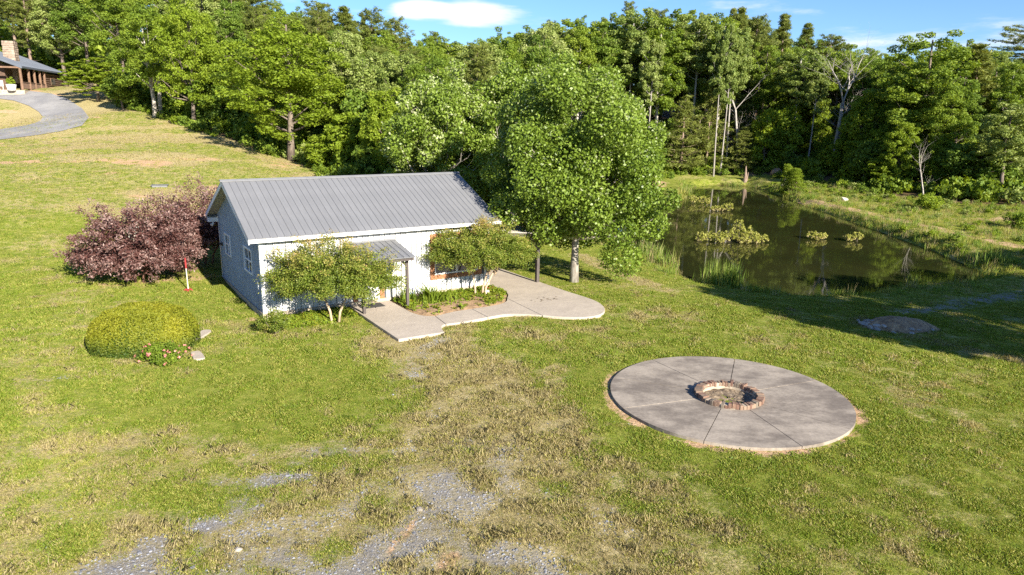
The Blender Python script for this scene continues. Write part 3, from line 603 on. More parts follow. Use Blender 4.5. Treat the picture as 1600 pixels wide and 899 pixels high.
# ================================================================== round slab and fire pit
SCX, SCY, SR, STOP = 5.83, 17.83, 3.12, -.125
PCX, PCY = 5.83, 17.72
slab = empty('round_concrete_pad', (SCX, SCY, 0), label='big round concrete pad cut into wedges in the lawn, stained grey', cat='patio')
angs = [22.5, 70, 119, 158, 199, 244, 285, 319]
for i, a in enumerate(angs):
    b = angs[(i+1) % 8]+(360 if i == 7 else 0); n = 12; g = .010
    out = []; inn = []
    for k in range(n+1):
        t = rad(a+(b-a)*k/n)
        off = 0
        out.append((SR*cos(t), SR*sin(t)))
    pa, pb = rad(a), rad(b)
    def sh(p, t, s): return (p[0]-sin(t)*s, p[1]+cos(t)*s)
    out[0] = sh(out[0], pa, g); out[-1] = sh(out[-1], pb, -g)
    c = .70; dx_, dy_ = PCX-SCX, PCY-SCY
    q = [(dx_*.0+c*cos(pb+(pa-pb)*k/8), c*sin(pb+(pa-pb)*k/8)) for k in range(9)]
    q[0] = sh(q[0], pb, -g); q[-1] = sh(q[-1], pa, g)
    mb = MB(); mb.prism(out+q, -.5, STOP); mb.build('concrete_wedge', M['slab'], slab)
mb = MB(); vs = []
for k in range(32):
    t = 2*pi*k/32; vs += [(.72*cos(t), .72*sin(t), STOP-.03), (2.9*cos(t), 2.9*sin(t), STOP-.03)]
mb.add(vs, [(2*k, 2*k+1, (2*k+3) % 64, (2*k+2) % 64) for k in range(32)]); mb.build('joint_filler', M['dark_wood'], slab)
# bare, shadowed trench where the earth has washed away around the pad
pit = empty('brick_fire_pit', (PCX, PCY, STOP), label='round brick fire pit ring in the middle of the concrete pad', cat='fire pit')
rb = random.Random(8); nb = 58
for k in range(nb):
    t = 2*pi*k/nb; mb = MB(); w0, w1 = .034+rb.uniform(-.003, .002), .043+rb.uniform(-.004, .002); h = .125+rb.uniform(-.014, .012); r0, r1 = .70+rb.uniform(-.015, .015), .895+rb.uniform(-.012, .018)
    mb.hexa([(r0, -w0, 0), (r1, -w1, 0), (r1, w1, 0), (r0, w0, 0), (r0+.006, -w0, h), (r1-.004, -w1, h+rb.uniform(-.01, .006)), (r1-.004, w1, h+rb.uniform(-.01, .006)), (r0+.006, w0, h)])
    o = mb.build('brick', M['brick'], pit, rz=t+rb.uniform(-.012, .012)); bevel(o, .006, 1); o.rotation_euler = (rb.uniform(-.03, .03), rb.uniform(-.03, .03), o.rotation_euler[2])
mb = MB(); mr = [(.712, .875)]
n = 48
vs = []; 
for k in range(n):
    t = 2*pi*k/n
    for r, z in ((.715, .001), (.88, .001), (.88, .095), (.715, .095)): vs.append((r*cos(t), r*sin(t), z))
fs = []
for k in range(n):
    a, b = 4*k, 4*((k+1) % n)
    fs += [(a+1, b+1, b+2, a+2), (a+2, b+2, b+3, a+3), (a+3, b+3, b, a)]
mb.add(vs, fs); mb.build('mortar', M['found'], pit)
mb = MB(); vs = []
for k in range(48):
    t = 2*pi*k/48; vs += [(.699*cos(t), .699*sin(t), -.2), (.699*cos(t), .699*sin(t), .02)]
mb.add(vs, [(2*k, 2*k+1, (2*k+3) % 96, (2*k+2) % 96) for k in range(48)]); mb.build('lining', M['found'], pit)
vs = [(0, 0, -.06)]; fs = []; rings = 6; seg = 30
for r in range(1, rings+1):
    for k in range(seg):
        t = 2*pi*k/seg; vs.append((r/rings*.71*cos(t), r/rings*.71*sin(t), -.10+.04*r/rings+rb.uniform(-.015, .03)))
fs += [(0, 1+k, 1+(k+1) % seg) for k in range(seg)]
for r in range(rings-1): fs += [(1+r*seg+k, 1+(r+1)*seg+k, 1+(r+1)*seg+(k+1) % seg, 1+r*seg+(k+1) % seg) for k in range(seg)]
mb = MB(); mb.add(vs, fs); mb.build('ash_bed', M['ash'], pit)

# ================================================================== stones, pole, planters and other small things
def rock_mesh(seed, n=14, sx=1, sy=1, sz=.6, name='stone', mat='stone'):
    import bmesh
    r = random.Random(seed); bm = bmesh.new(); bmesh.ops.create_icosphere(bm, subdivisions=2, radius=1)
    ph = [(Vector((r.gauss(0, 1), r.gauss(0, 1), r.gauss(0, 1))).normalized(), r.uniform(.55, .9)) for _ in range(n)]
    for v in bm.verts:
        for nn, d in ph:
            q = v.co.dot(nn)
            if q > d: v.co -= nn*(q-d)
        v.co = Vector((v.co.x*sx, v.co.y*sy, v.co.z*sz))
    me = bpy.data.meshes.new(name); bm.to_mesh(me); bm.free(); me.materials.append(M[mat]); return me
rocks = [rock_mesh(i) for i in range(6)]
for (px, py, sx, sy, rz, lab) in ((312, 524, .40, 1.15, -.1, 'straight pale stone slab lying beside the right end of the clipped hedge'), (309, 555, .34, .85, .6, 'smaller pale stone slab between the hedge and the pink rose bush')):
    p = onz(px, py, -.18); mb = MB(); rr = random.Random(px)
    pl = [(sx*.5*(abs(cos(t))**.6)*np.sign(cos(t))+rr.uniform(-.02, .02), sy*.5*(abs(sin(t))**.6)*np.sign(sin(t))) for t in np.linspace(0, 2*pi, 14, endpoint=False)]
    mb.prism(pl, -.1, .05); o = mb.build('stepping_stone', M['concrete'], loc=(p[0], p[1], H1(p[0], p[1])+.02), rz=rz, label=lab, cat='stone'); bevel(o, .015, 2)
# hummingbird-feeder style pole: red top, pale shaft, red foot
p = onz(294.5, 456, -.15); z = H1(p[0], p[1])
pole = empty('yard_pole', (p[0], p[1], z-.01), label='thin pale pole with red top and red foot before the purple bushes', cat='pole')
mb = MB(); mb.tube([(0, 0, .05), (-.01, 0, .95)], [.024, .022], 8); mb.build('shaft', M['cream'], pole)
mb = MB(); mb.tube([(-.01, 0, .951), (-.012, 0, 1.38)], [.034, .034], 8); mb.build('top_sleeve', M['red_paint'], pole)
mb = MB()
for k in range(5):
    t = 2*pi*k/5; mb.tube([(0, 0, .06), (.13*cos(t), .13*sin(t), .05), (.2*cos(t), .2*sin(t), .0)], [.045, .05, .03], 6)
mb.build('foot', M['red_paint'], pole)
# rubble heap by the dirt track
p0 = onz(1405, 512, -.4); z0 = H1(p0[0], p0[1]); pile = empty('rubble_pile', (p0[0], p0[1], z0), label='low heap of dirt and broken stones in the tree shade beyond the pad', cat='rubble pile')
rr = random.Random(3)
vs = [(0, 0, .38)]; seg = 24; fs = []
for r, hz in ((.3, .34), (.6, .2), (.85, .06), (1.05, -.08)):
    for k in range(seg):
        t = 2*pi*k/seg; q = r*(1+rr.uniform(-.09, .09)); vs.append((1.5*q*cos(t), .95*q*sin(t), hz+rr.uniform(-.05, .05)))
fs += [(0, 1+k, 1+(k+1) % seg) for k in range(seg)]
for r in range(3): fs += [(1+r*seg+k, 1+(r+1)*seg+k, 1+(r+1)*seg+(k+1) % seg, 1+r*seg+(k+1) % seg) for k in range(seg)]
mb = MB(); mb.add(vs, fs); mb.build('dirt_mound', M['bed'], pile)
for k in range(44):
    a = rr.uniform(0, 2*pi); q = rr.uniform(.1, 1)**.6; s = rr.uniform(.05, .15)*(1.6 if k < 8 else 1)
    x, y = 1.4*q*cos(a), .9*q*sin(a)
    if k < 8: x = -1.15+rr.uniform(-.25, .3); y = -.5+k*.16
    zz = .38*(1-q)**1.0*.9+.02 if k >= 8 else .06
    o = link('stone', rocks[k % 6], pile, loc=(x, y, zz), rz=rr.uniform(0, 6), scale=(s, s*rr.uniform(.7, 1.2), s*.8))
# white rock on the dam, gravel lumps in the drive
for (px, py, s, lab) in ((1318, 314, .42, 'white boulder on the grassy dam beside the pond'), (655, 797, .07, 'small pinkish stone among grey gravel below the lawn'), (372, 860, .07, 'small pale stone in the gravel near the lower edge'), (1213, 272, .9, 'broad tan boulder on the bank at the far end of the pond')):
    p = hit(px, py); link('boulder', rock_mesh(px, sx=1.2, sz=.75, name='boulder', mat='pale_stone' if px == 1318 else ('clod' if px == 1213 else 'stone')), loc=(p[0], p[1], p[2]+s*.25), rz=px*.7, scale=(s, s, s), label=lab, cat='rock')
# terracotta saucer and flat stone in the bed
x, y = hw(9.22, -.32); tp = empty('terracotta_saucer', (x, y, -.10), label='orange terracotta saucer in the planting bed near the corner of the building', cat='saucer')
mb = MB(); seg = 20; vs = []; prof = [(.02, .0), (.17, .0), (.22, .07), (.20, .075), (.16, .02), (.02, .02)]
for r, zz in prof: vs += [(r*cos(2*pi*k/seg), r*sin(2*pi*k/seg), zz) for k in range(seg)]
mb.add(vs, [(i*seg+k, i*seg+(k+1) % seg, (i+1)*seg+(k+1) % seg, (i+1)*seg+k) for i in range(5) for k in range(seg)]); mb.build('bowl', M['terracotta'], tp)
x, y = hw(8.62, -1.10); link('flat_stone', rock_mesh(77, sz=.5, name='flat_stone', mat='pale_stone'), loc=(x, y, -.02), rz=.6, scale=(.20, .16, .2), label='pinkish grey stone leaning at the foot of the right crape myrtle', cat='stone')
# cream tank behind the purple bushes
p = onz(224, 398, -.0); z = H1(p[0], p[1]); tank = empty('storage_tank', (p[0], p[1], z), .5, label='cream tank half hidden behind the purple-leaved bushes', cat='tank')
mb = MB(); mb.tube([(-.62, 0, .5), (-.6, 0, .5), (-.5, 0, .5), (.5, 0, .5), (.6, 0, .5), (.62, 0, .5)], [.05, .2, .36, .36, .2, .05], 16); mb.build('shell', M['cream'], tank, smooth=True)
for s in (-.35, .35):
    mb = MB(); mb.box(s-.06, -.25, -.1, s+.06, .25, .2); mb.build('leg', M['found'], tank)
p = hit(250, 292); gp_ = empty('ground_cover_lid', (p[0], p[1], p[2]), .3, label='blue grey metal lid lying on the slope just behind the purple bushes', cat='lid')
mb = MB(); mb.box(-.45, -.22, -.05, .45, .22, .10); bevel(mb.build('cover', M['roof'], gp_), .03); mb = MB(); mb.box(-.5, -.25, .101, .5, .25, .13); bevel(mb.build('rim', M['roof'], gp_), .02)

# ================================================================== the log house on the hill
E0 = atY(33, 104, 84); E1 = atY(104, 113, 101); dv = (E1-E0)[:2]; LH = np.linalg.norm(dv); dv = dv/LH; ang = math.atan2(dv[1], dv[0])
gz = H1(E0[0]+dv[0]*2, E0[1]+dv[1]*2)-.05
far = empty('log_house', (E0[0], E0[1], gz), ang, label='dark log house with a blue grey metal roof on the hilltop', cat='house')
eh = E0[2]-gz       # eave height; local x runs away along the eave, local +y is to the left (ridge side)
RY, RZ = 5.2, eh+2.1
npn = 30; pw2 = (LH+.2)/npn
mb = MB(); mb.hexa([(0, 0, 0), (pw2, 0, 0), (pw2, RY, 2.1), (0, RY, 2.1), (0, 0, .05), (pw2, 0, .05), (pw2, RY, 2.15), (0, RY, 2.15)]); mb.hexa([(0, -.005, .045), (.05, -.005, .045), (.05, RY, 2.145), (0, RY, 2.145), (0, -.005, .09), (.05, -.005, .09), (.05, RY, 2.19), (0, RY, 2.19)])
pm = mb.mesh('roof_panel', M['roof_blue'])
for i in range(npn): link('roof_panel', pm, far, loc=(i*pw2, 0, eh))
for i in range(npn): link('roof_panel', pm, far, loc=((i+1)*pw2, 2*RY, eh), rz=pi)
mb = MB(); mb.box(-.05, -.08, eh-.16, LH+.2, -.02, eh+.02); mb.build('gutter', M['roof_blue'], far)
mb = MB(); mb.hexa([(-.06, -.05, eh-.22), (.02, -.05, eh-.22), (.02, RY, RZ-.22), (-.06, RY, RZ-.22), (-.06, -.05, eh+.04), (.02, -.05, eh+.04), (.02, RY, RZ+.06), (-.06, RY, RZ+.06)]); mb.hexa([(-.06, RY*2, eh-.22), (.02, RY*2, eh-.22), (.02, RY+.001, RZ-.22), (-.06, RY+.001, RZ-.22), (-.06, RY*2, eh+.04), (.02, RY*2, eh+.04), (.02, RY+.001, RZ+.06), (-.06, RY+.001, RZ+.06)]); mb.build('rake_board', M['roof_blue'], far)
# log walls: rear wing, front wall set back under the porch
for k in range(9):
    mb = MB(); zz = .14+k*.27
    if zz > eh-.1: break
    mb.tube([(LH*.52, .5, zz), (LH-.3, .5, zz)], [.14, .14], 8); mb.tube([(LH-.3, .5, zz), (LH-.3, 9.9, zz)], [.14, .14], 8); mb.build('log', M['log'], far)
    mb = MB(); mb.tube([(2.6, 2.6, zz), (LH*.52, 2.6, zz)], [.14, .14], 8); mb.tube([(2.6, 2.6, zz), (2.6, 9.9, zz)], [.14, .14], 8); mb.build('log', M['log'], far)
mb = MB(); mb.box(2.4, 2.45, .1, LH-.3, 9.9, eh+.05); mb.build('wall', M['log'], far)
mb = MB(); mb.add([(2.6, 2.0, eh), (2.6, 8.4, eh), (2.6, RY, RZ-.3), (2.7, 2.0, eh), (2.7, 8.4, eh), (2.7, RY, RZ-.3)], [(0, 1, 2), (3, 5, 4), (0, 2, 5, 3), (1, 4, 5, 2)]); mb.build('gable', M['log'], far)
mb = MB(); mb.box(0, 0, -.5, LH-.3, 9.9, .1); mb.build('deck', M['found'], far)
for i, x in enumerate((.15, 2.9, 4.9, 6.9, 8.6)):
    if x < LH*.55:
        mb = MB(); mb.tube([(x, .22, .1), (x, .22, eh-.02)], [.15, .14], 8); mb.build('post', M['log_post'], far)
for y in (3.2, 6.4, 9.6):
    mb = MB(); mb.tube([(.15, y, .1), (.15, y, eh-.02)], [.15, .14], 8); mb.build('post', M['log_post'], far)
mb = MB(); mb.box(.3, .16, .95, LH*.52, .26, 1.05); mb.box(.3, .18, .25, LH*.52, .24, .33)
for k in range(46):
    x = .4+k*.2
    if x < LH*.52: mb.box(x, .19, .33, x+.05, .23, .95)
mb.build('railing', M['log'], far)
mb = MB(); mb.hexa([(.0, 0, eh-.20), (.0, 10.3, eh-.20), (.3, 10.3, eh-.20), (.3, 0, eh-.20), (.0, 0, eh-.02), (.0, 10.3, eh-.02), (.3, 10.3, eh-.02), (.3, 0, eh-.02)]); mb.build('beam', M['log_post'], far)
for (x, z0, z1) in ((4.0, .9, 1.9), (6.6, .9, 1.9)):
    mb = MB(); mb.box(x-.5, 2.40, z0, x+.5, 2.44, z1); wn = mb.build('window', M['log_post'], far); mb = MB(); mb.box(x-.4, 2.37, z0+.1, x+.4, 2.395, z1-.1); mb.build('pane', M['glass'], wn)
mb = MB(); mb.box(LH*.7-.9, .33, 1.0, LH*.7+.9, .37, 1.9); wn = mb.build('window', M['log_post'], far); mb = MB(); mb.box(LH*.7-.8, .30, 1.1, LH*.7+.8, .325, 1.8); mb.build('pane', M['glass'], wn)
# stone chimney, course by course
cb = atY(19, 97, 88.5); ct = atY(19, 66, 88.5); ch = cb; hgt = ct[2]-cb[2]+.0
wv = np.array([ch[0]-E0[0], ch[1]-E0[1]]); lxc = wv@dv; lyc = wv@np.array([-dv[1], dv[0]])
chim = MB(); chim.box(lxc-.70, lyc-.55, 1.0, lxc+.70, lyc+.55, ct[2]-gz-.05); chm = chim.build('chimney', M['chimney_stone'], far)
rr = random.Random(12); zz = ct[2]-gz; zc = cb[2]-gz-1.4
while zc < zz:
    hh = rr.uniform(.2, .34)
    for face in range(4):
        u = -.72 if face % 2 == 0 else -.57; lim = -u
        while u < lim-.1:
            wd = min(rr.uniform(.3, .6), lim-u); o = rr.uniform(.03, .08); mb = MB()
            if face == 0: mb.box(lxc+u, lyc-.55-o, zc, lxc+u+wd-.03, lyc-.545, zc+hh-.03)
            if face == 2: mb.box(lxc+u, lyc+.545, zc, lxc+u+wd-.03, lyc+.55+o, zc+hh-.03)
            if face == 1: mb.box(lxc-.70-o, lyc+u, zc, lxc-.695, lyc+u+wd-.03, zc+hh-.03)
            if face == 3: mb.box(lxc+.695, lyc+u, zc, lxc+.70+o, lyc+u+wd-.03, zc+hh-.03)
            bevel(mb.build('stone', M['chimney_stone'], chm), .02); u += wd
    zc += hh
# things on its porch
def on_far(lx, ly, lz): return (E0[0]+dv[0]*lx-dv[1]*ly, E0[1]+dv[1]*lx+dv[0]*ly, gz+lz)
pl = empty('white_planter', on_far(-.35, 1.15, .05), label='white tub with a bushy green plant at the corner of the log house porch', cat='planter')
mb = MB(); mb.tube([(0, 0, 0), (0, 0, .62), (0, 0, .66)], [.38, .52, .55], 12); mb.build('tub', M['white_trim'], pl)
cr_ = empty('deck_chair', on_far(-.25, 2.35, .1), ang+2.6, label='white folding chair on the log house porch', cat='chair')
for nm, bb in (('seat', (-.28, -.28, .38, .28, .28, .43)), ('backrest', (-.28, .24, .431, .28, .29, 1.0))):
    mb = MB(); mb.box(*bb); mb.build(nm, M['white_trim'], cr_)
for x in (-.26, .22):
    for y in (-.26, .22):
        mb = MB(); mb.box(x, y, -.1, x+.04, y+.04, .379); mb.build('leg', M['white_trim'], cr_)
oc = empty('orange_bench', on_far(-.1, 3.6, .1), ang, label='orange wooden bench at the left edge on the log house porch', cat='bench')
mb = MB(); mb.box(-.3, -.6, .38, .3, .6, .46); mb.build('seat', M['orange'], oc); mb = MB(); mb.box(.25, -.6, .461, .31, .6, .95); mb.build('backrest', M['orange'], oc)
for y in (-.55, .45):
    mb = MB(); mb.box(-.28, y, -.1, .28, y+.1, .379); mb.build('leg', M['orange'], oc)

# ================================================================== vegetation
R = np.random.RandomState
def unit(v): return v/(np.linalg.norm(v, axis=-1, keepdims=True)+1e-9)
def leaf_arrays(P, Nrm, size, aspect, rs, tint, fold=False):
    """rhombic leaves at P facing Nrm"""
    n = len(P); a = unit(rs.normal(size=(n, 3))); t = unit(a-Nrm*(a*Nrm).sum(1, keepdims=True)); b = np.cross(Nrm, t)
    s = (np.broadcast_to(size, (n,))*rs.uniform(.65, 1.25, n))[:, None]
    v = np.stack([P-t*s*.5, P+b*s*aspect*.5+t*s*.06, P+t*s*.5, P-b*s*aspect*.5+t*s*.06], 1)
    return v.reshape(-1, 3), np.repeat(tint, 4)
def quads_mesh(name, V, T, mat, polys=4):
    n = len(V)//polys; me = bpy.data.meshes.new(name); me.vertices.add(len(V)); me.vertices.foreach_set('co', V.astype(np.float32).ravel())
    me.loops.add(len(V)); me.loops.foreach_set('vertex_index', np.arange(len(V), dtype=np.int32)); me.polygons.add(n); me.polygons.foreach_set('loop_start', np.arange(0, len(V), polys, dtype=np.int32))
    at = me.attributes.new('tint', 'FLOAT', 'POINT'); at.data.foreach_set('value', np.clip(T, 0, 1).astype(np.float32)); me.materials.append(mat); me.update(); return me
def crown_leaves(clumps, n, size, aspect=.55, seed=0, up=.15, spread=.9, shell=.62, tip=0, sag=0, light=0.0, zr=None):
    """clumps: array (k,6) centre xyz, radii xyz. tint = clump shade + leaf shade (real leaf colour differences)"""
    rs = R(seed); C = np.asarray(clumps, float); w = C[:, 3]*C[:, 5]+.01; w = w/w.sum(); k = rs.choice(len(C), n, p=w)
    d = unit(rs.normal(size=(n, 3))); rr = rs.uniform(shell, 1.0, n)**.8
    lump = 1+.22*(rs.uniform(-1, 1, n))
    P = C[k, :3]+d*C[k, 3:6]*(rr*lump)[:, None]
    if sag: P[:, 2] -= sag*np.abs(rs.normal(size=n))
    Nn = unit(d*.8+np.array([0, 0, up])+rs.normal(size=(n, 3))*spread)
    ct = rs.uniform(.30, .62, len(C)); t = ct[k]+rs.normal(0, .14, n)+light
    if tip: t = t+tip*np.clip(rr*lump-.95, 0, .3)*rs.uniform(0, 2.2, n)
    return leaf_arrays(P, Nn, size, aspect, rs, t)
def envelope_clumps(k, rx, rz, z0, seed, cr=(.2, .32), egg=0., inner=.15, flat=.8, ry=None, holes=0):
    """clump centres on a lumpy ellipsoid whose base is at z0"""
    rs = R(seed); out = []; ry = ry or rx
    ga = pi*(3-5**.5)
    for i in range(k):
        u = 1-2*(i+.5)/k; u = u*.96; th = ga*i+rs.uniform(-.5, .5); rad_ = (1-u*u)**.5
        wid = 1-egg*u if egg else 1
        q = rs.uniform(.58, .92); r = rs.uniform(*cr)*rx
        if rs.rand() < holes: continue
        out.append((q*rad_*wid*rx*cos(th), q*rad_*wid*ry*sin(th), z0+rz*(1+q*u), r, r, r*flat))
    if out:
        ph = rs.uniform(0, 6.28, 4)
        out = [(c[0]*w_, c[1]*w_, c[2]+.10*rz*sin(3*math.atan2(c[1], c[0])+ph[2]), c[3], c[4], c[5]) for c in out for w_ in [1+.13*sin(2*math.atan2(c[1], c[0])+ph[0]+c[2]*.5)+.09*sin(5*math.atan2(c[1], c[0])+ph[1]+c[2]*1.3)]]
    for i in range(int(k*inner)):
        d = unit(rs.normal(size=3))*rs.uniform(.1, .5); r = rs.uniform(*cr)*rx*1.2; out.append((d[0]*rx, d[1]*ry, z0+rz*(1+d[2]), r, r, r*flat))
    return np.array(out)
def trunk_mesh(name, mat, h, r, limbs, seed, fork=.35, bend=.15, clumps=None, n=7, twigs=True):
    rs = random.Random(seed); mb = MB(); pts = []; rr = []
    a = rs.uniform(0, 6.3); bx, by = cos(a)*bend, sin(a)*bend
    for i in range(7):
        t = i/6; pts.append((bx*sin(t*2.2), by*sin(t*2.2), h*t-(.35 if i == 0 else 0))); rr.append(r*(1.35 if i == 0 else 1)*(1-.8*t)+.012)
    mb.tube(pts, rr, n)
    if clumps is not None:
        idx = list(range(len(clumps))); rs.shuffle(idx)
        for j in idx[:limbs]:
            c = clumps[j]; hh = min(max(fork*h, c[2]-max(.8, .9*math.hypot(c[0], c[1]))), h*.93); t = hh/h
            p0 = Vector((bx*sin(t*2.2), by*sin(t*2.2), hh)); p2 = Vector(c[:3]); mid = p0.lerp(p2, .5)+Vector((0, 0, -.10*(p2-p0).length+.1))+Vector((rs.uniform(-.1, .1), rs.uniform(-.1, .1), 0))*(p2-p0).length
            r0 = r*(1-.8*t)*.5; mb.tube([p0, mid, p2], [r0, r0*.6, r0*.2+.006], 5, False)
            if twigs:
                for _ in range(2):
                    q = mid.lerp(p2, rs.uniform(.2, .8)); e = q+Vector((rs.uniform(-1, 1), rs.uniform(-1, 1), rs.uniform(-.2, .9)))*c[3]*1.1; mb.tube([q, e], [r0*.3+.004, .005], 4, False)
    return mb.mesh(name, M[mat], True)
PROTO = {}
def reg(kind, H, Wd, trunk, crown): PROTO[kind] = (H, Wd, trunk, crown)
def decid(kind, H, rx, base, leafmat, seed, n=9000, k=46, size=.34, bark='bark', egg=.25, tr=.22, cr=(.2, .34), flat=.72, fork=.3, limbs=26, spread=.9, light=0, holes=0., up=.25, bend=.3, tip=0, sag=0, aspect=.6):
    rz = (H-base)/2*.93; cl = envelope_clumps(k, rx*.88, rz, base+.3, seed, cr, egg, flat=flat, holes=holes)
    V, T = crown_leaves(cl, n, size, aspect, seed, up, spread, light=light, tip=tip, sag=sag)
    reg(kind, H, rx*2, trunk_mesh('trunk', bark, H*.86, tr, limbs, seed, fork, bend, cl), quads_mesh('crown', V, T, M[leafmat]))
decid('broad_a', 15, 4.2, 2.6, 'leaf_green', 11, n=27200, k=150, cr=(.10, .19), size=.21)
decid('broad_b', 16, 3.8, 3.4, 'leaf_green', 12, egg=.1, n=25600, k=130, cr=(.11, .20), holes=.12, size=.21)
decid('bright_a', 14, 4.6, 1.5, 'leaf_bright', 13, n=28800, k=190, cr=(.10, .18), flat=.62, up=.4, spread=.8, size=.21, fork=.22)
decid('layered', 8, 3.6, .5, 'leaf_bright', 23, n=20800, k=150, cr=(.10, .17), flat=.35, up=.9, spread=.6, size=.20, tr=.14)
decid('bright_b', 11, 3.0, .6, 'leaf_bright', 14, n=24000, k=110, cr=(.13, .24), egg=.15, size=.21)
decid('tall_a', 20, 3.3, 5.5, 'leaf_green', 15, n=22400, k=130, cr=(.13, .24), size=.23, bark='bark_pale', tr=.2, holes=.2, egg=-.1)
decid('tall_b', 20, 3.0, 8.5, 'leaf_pale', 16, n=20800, k=120, cr=(.13, .25), size=.23, bark='bark_white', tr=.16, holes=.25, egg=-.1, light=-.05)
decid('tall_c', 19, 3.6, 4, 'leaf_dark', 17, n=22400, k=120, cr=(.13, .24), size=.23, holes=.1)
decid('pale_a', 14, 3.6, 3, 'leaf_pale', 18, n=25600, k=130, cr=(.11, .2), size=.21)
decid('slender', 13, 1.9, 2.0, 'leaf_pale', 19, n=7000, k=46, cr=(.28, .45), flat=1.3, sag=.35, up=-.1, size=.28, bark='bark_pale', tr=.14, egg=.2)
decid('sapling', 5.5, 1.9, .4, 'leaf_bright', 20, n=5000, k=34, cr=(.22, .36), size=.26, tr=.07, egg=.2)
decid('shade_tree', 12, 4.2, 6.4, 'leaf_green', 22, n=9000, k=60, cr=(.18, .3), size=.42)
decid('understory', 7.5, 2.6, .8, 'leaf_dark', 21, n=7000, k=44, cr=(.2, .34), size=.32, tr=.1)
def pine(kind, H, base, wid, seed, n=10500, sparse=1.0, top='cone', mat='needle', tr=.22, size=.42, dead=True, bark='bark_pine'):
    rs = random.Random(seed); rn_ = R(seed); mb = MB(); bend = rs.uniform(-.3, .3)
    mb.tube([(0, 0, -.4), (bend*.2, 0, H*.3), (bend*.6, bend*.3, H*.65), (bend, bend*.3, H*.98)], [tr*1.15, tr*.85, tr*.5, .02], 7)
    tufts = []; z = base
    while z < H*.985:
        t = (z-base)/(H-base)
        Lb = wid*((1-t)**.75*(.75+.25*min(1, t*5))) if top == 'cone' else wid*(.55+.45*sin(pi*min(1, t*1.1)))*(1 if t < .85 else .75)
        Lb = max(Lb, .25); nb_ = rs.randint(4, 6); a0 = rs.uniform(0, 6)
        for b in range(nb_):
            a = a0+2*pi*b/nb_+rs.uniform(-.3, .3); L_ = Lb*rs.uniform(.65, 1.12); rise = (.45*t-.05+rs.uniform(-.1, .12))*L_
            x0, y0 = bend*(z/H), bend*.3*(z/H); e = (x0+L_*cos(a), y0+L_*sin(a), z+rise+.12*L_)
            zo = rs.uniform(-.45, .45)*sparse; z += zo
            e = (e[0], e[1], e[2]+zo)
            mb.tube([(x0, y0, z), (x0+.5*L_*cos(a), y0+.5*L_*sin(a), z+rise*.35-.02), e], [.035*(1-t*.6)+.006, .022, .006], 4, False)
            m = max(2, int(L_/.42))
            for j in range(m):
                u = (j+1.2)/(m+.2)
                if u < .25: continue
                if rs.random() < .12: continue
                tufts.append((x0+u*L_*cos(a)+rs.uniform(-.12, .12), y0+u*L_*sin(a)+rs.uniform(-.12, .12), z+rise*u*u+.12*L_*u, .36+.12*(1-u), .36+.12*(1-u), .27))
            z -= zo
        z += rs.uniform(.32, .6)*sparse
    if dead:
        zz = base*.45
        while zz < base:
            a = rs.uniform(0, 6.3); L_ = rs.uniform(.4, 1.4); mb.tube([(0, 0, zz), (L_*cos(a), L_*sin(a), zz+rs.uniform(-.1, .2))], [.025, .006], 4, False); zz += rs.uniform(.25, .6)
    V, T = crown_leaves(tufts, n, size, .16, seed, .2, 1.0, shell=.1, sag=.03)
    reg(kind, H, wid*2, mb.mesh('trunk', M[bark], True), quads_mesh('crown', V, T, M[mat]))
pine('pine_a', 20, 9, 2.7, 31, top='round', n=17000)
pine('pine_b', 18, 6, 2.6, 32, n=17000, top='round')
pine('pine_c', 15, 2.2, 2.3, 33, n=18000)
pine('young_pine', 9, .8, 2.2, 34, n=8000, size=.34, tr=.1, dead=False, sparse=.9)
pine('umbrella_pine', 21, 14, 3.6, 35, top='round', n=9000)
pine('cypress', 4, .1, 1.05, 36, n=6000, mat='leaf_bright', size=.26, sparse=.5, tr=.07, dead=False)
def dead_tree(kind, H, wid, seed, tr=.2, lean=0, mat='bark_white', twin=False, dens=1):
    rs = random.Random(seed); mb = MB()
    def grow(p, d, L_, r, lev):
        pts = [p]; q = Vector(p); dd = Vector(d); segs = 4
        for i in range(segs):
            dd = (dd+Vector((rs.uniform(-.2, .2), rs.uniform(-.2, .2), rs.uniform(-.05, .16)))).normalized(); q = q+dd*L_/segs; pts.append(tuple(q))
        rr = [r*(1-.7*i/segs) for i in range(segs+1)]; mb.tube(pts, rr, 6 if lev == 0 else 4, False)
        if lev < 4 and r > .006:
            for i in range(int((2 if lev else 0)+rs.randint(2, 3)*dens)):
                j = rs.randint(1, segs); b = Vector((rs.uniform(-1, 1), rs.uniform(-1, 1), rs.uniform(.1, .9))).normalized(); b = (b+dd*.8).normalized()
                grow(pts[j], b, L_*rs.uniform(.4, .65), rr[j]*.55, lev+1)
    h0 = H*.5; top = (lean*h0, 0, h0)
    mb.tube([(0, 0, -.3), (lean*h0*.4, .05, h0*.5), top], [tr, tr*.8, tr*.65], 7, False)
    for a, s in ((.3, 1), (-.35, .9), (.05, 1.05)): grow(top, Vector((a+lean*.6, rs.uniform(-.3, .3), 1)).normalized(), H*.32*s, tr*.5, 1)
    for _ in range(int(6*dens)):
        t = rs.uniform(.45, 1); grow((lean*h0*t*t, 0, h0*t), Vector((rs.choice((-1, 1))*rs.uniform(.5, 1), rs.uniform(-.6, .6), rs.uniform(.3, .9))).normalized(), H*.15, tr*.25, 2)
    if twin: mb.tube([(.45, 0, -.3), (.38, .1, h0*.5), (.1, 0, h0*.98)], [tr*.75, tr*.6, tr*.4], 7, False)
    reg(kind, H, wid*2, mb.mesh('trunk', M[mat], True), None)
dead_tree('snag', 19, 3.3, 5, .15, .03, twin=True, dens=1.25)
dead_tree('leaning_snag', 12, 2, 9, .085, .28, mat='bark_pale', dens=.8)
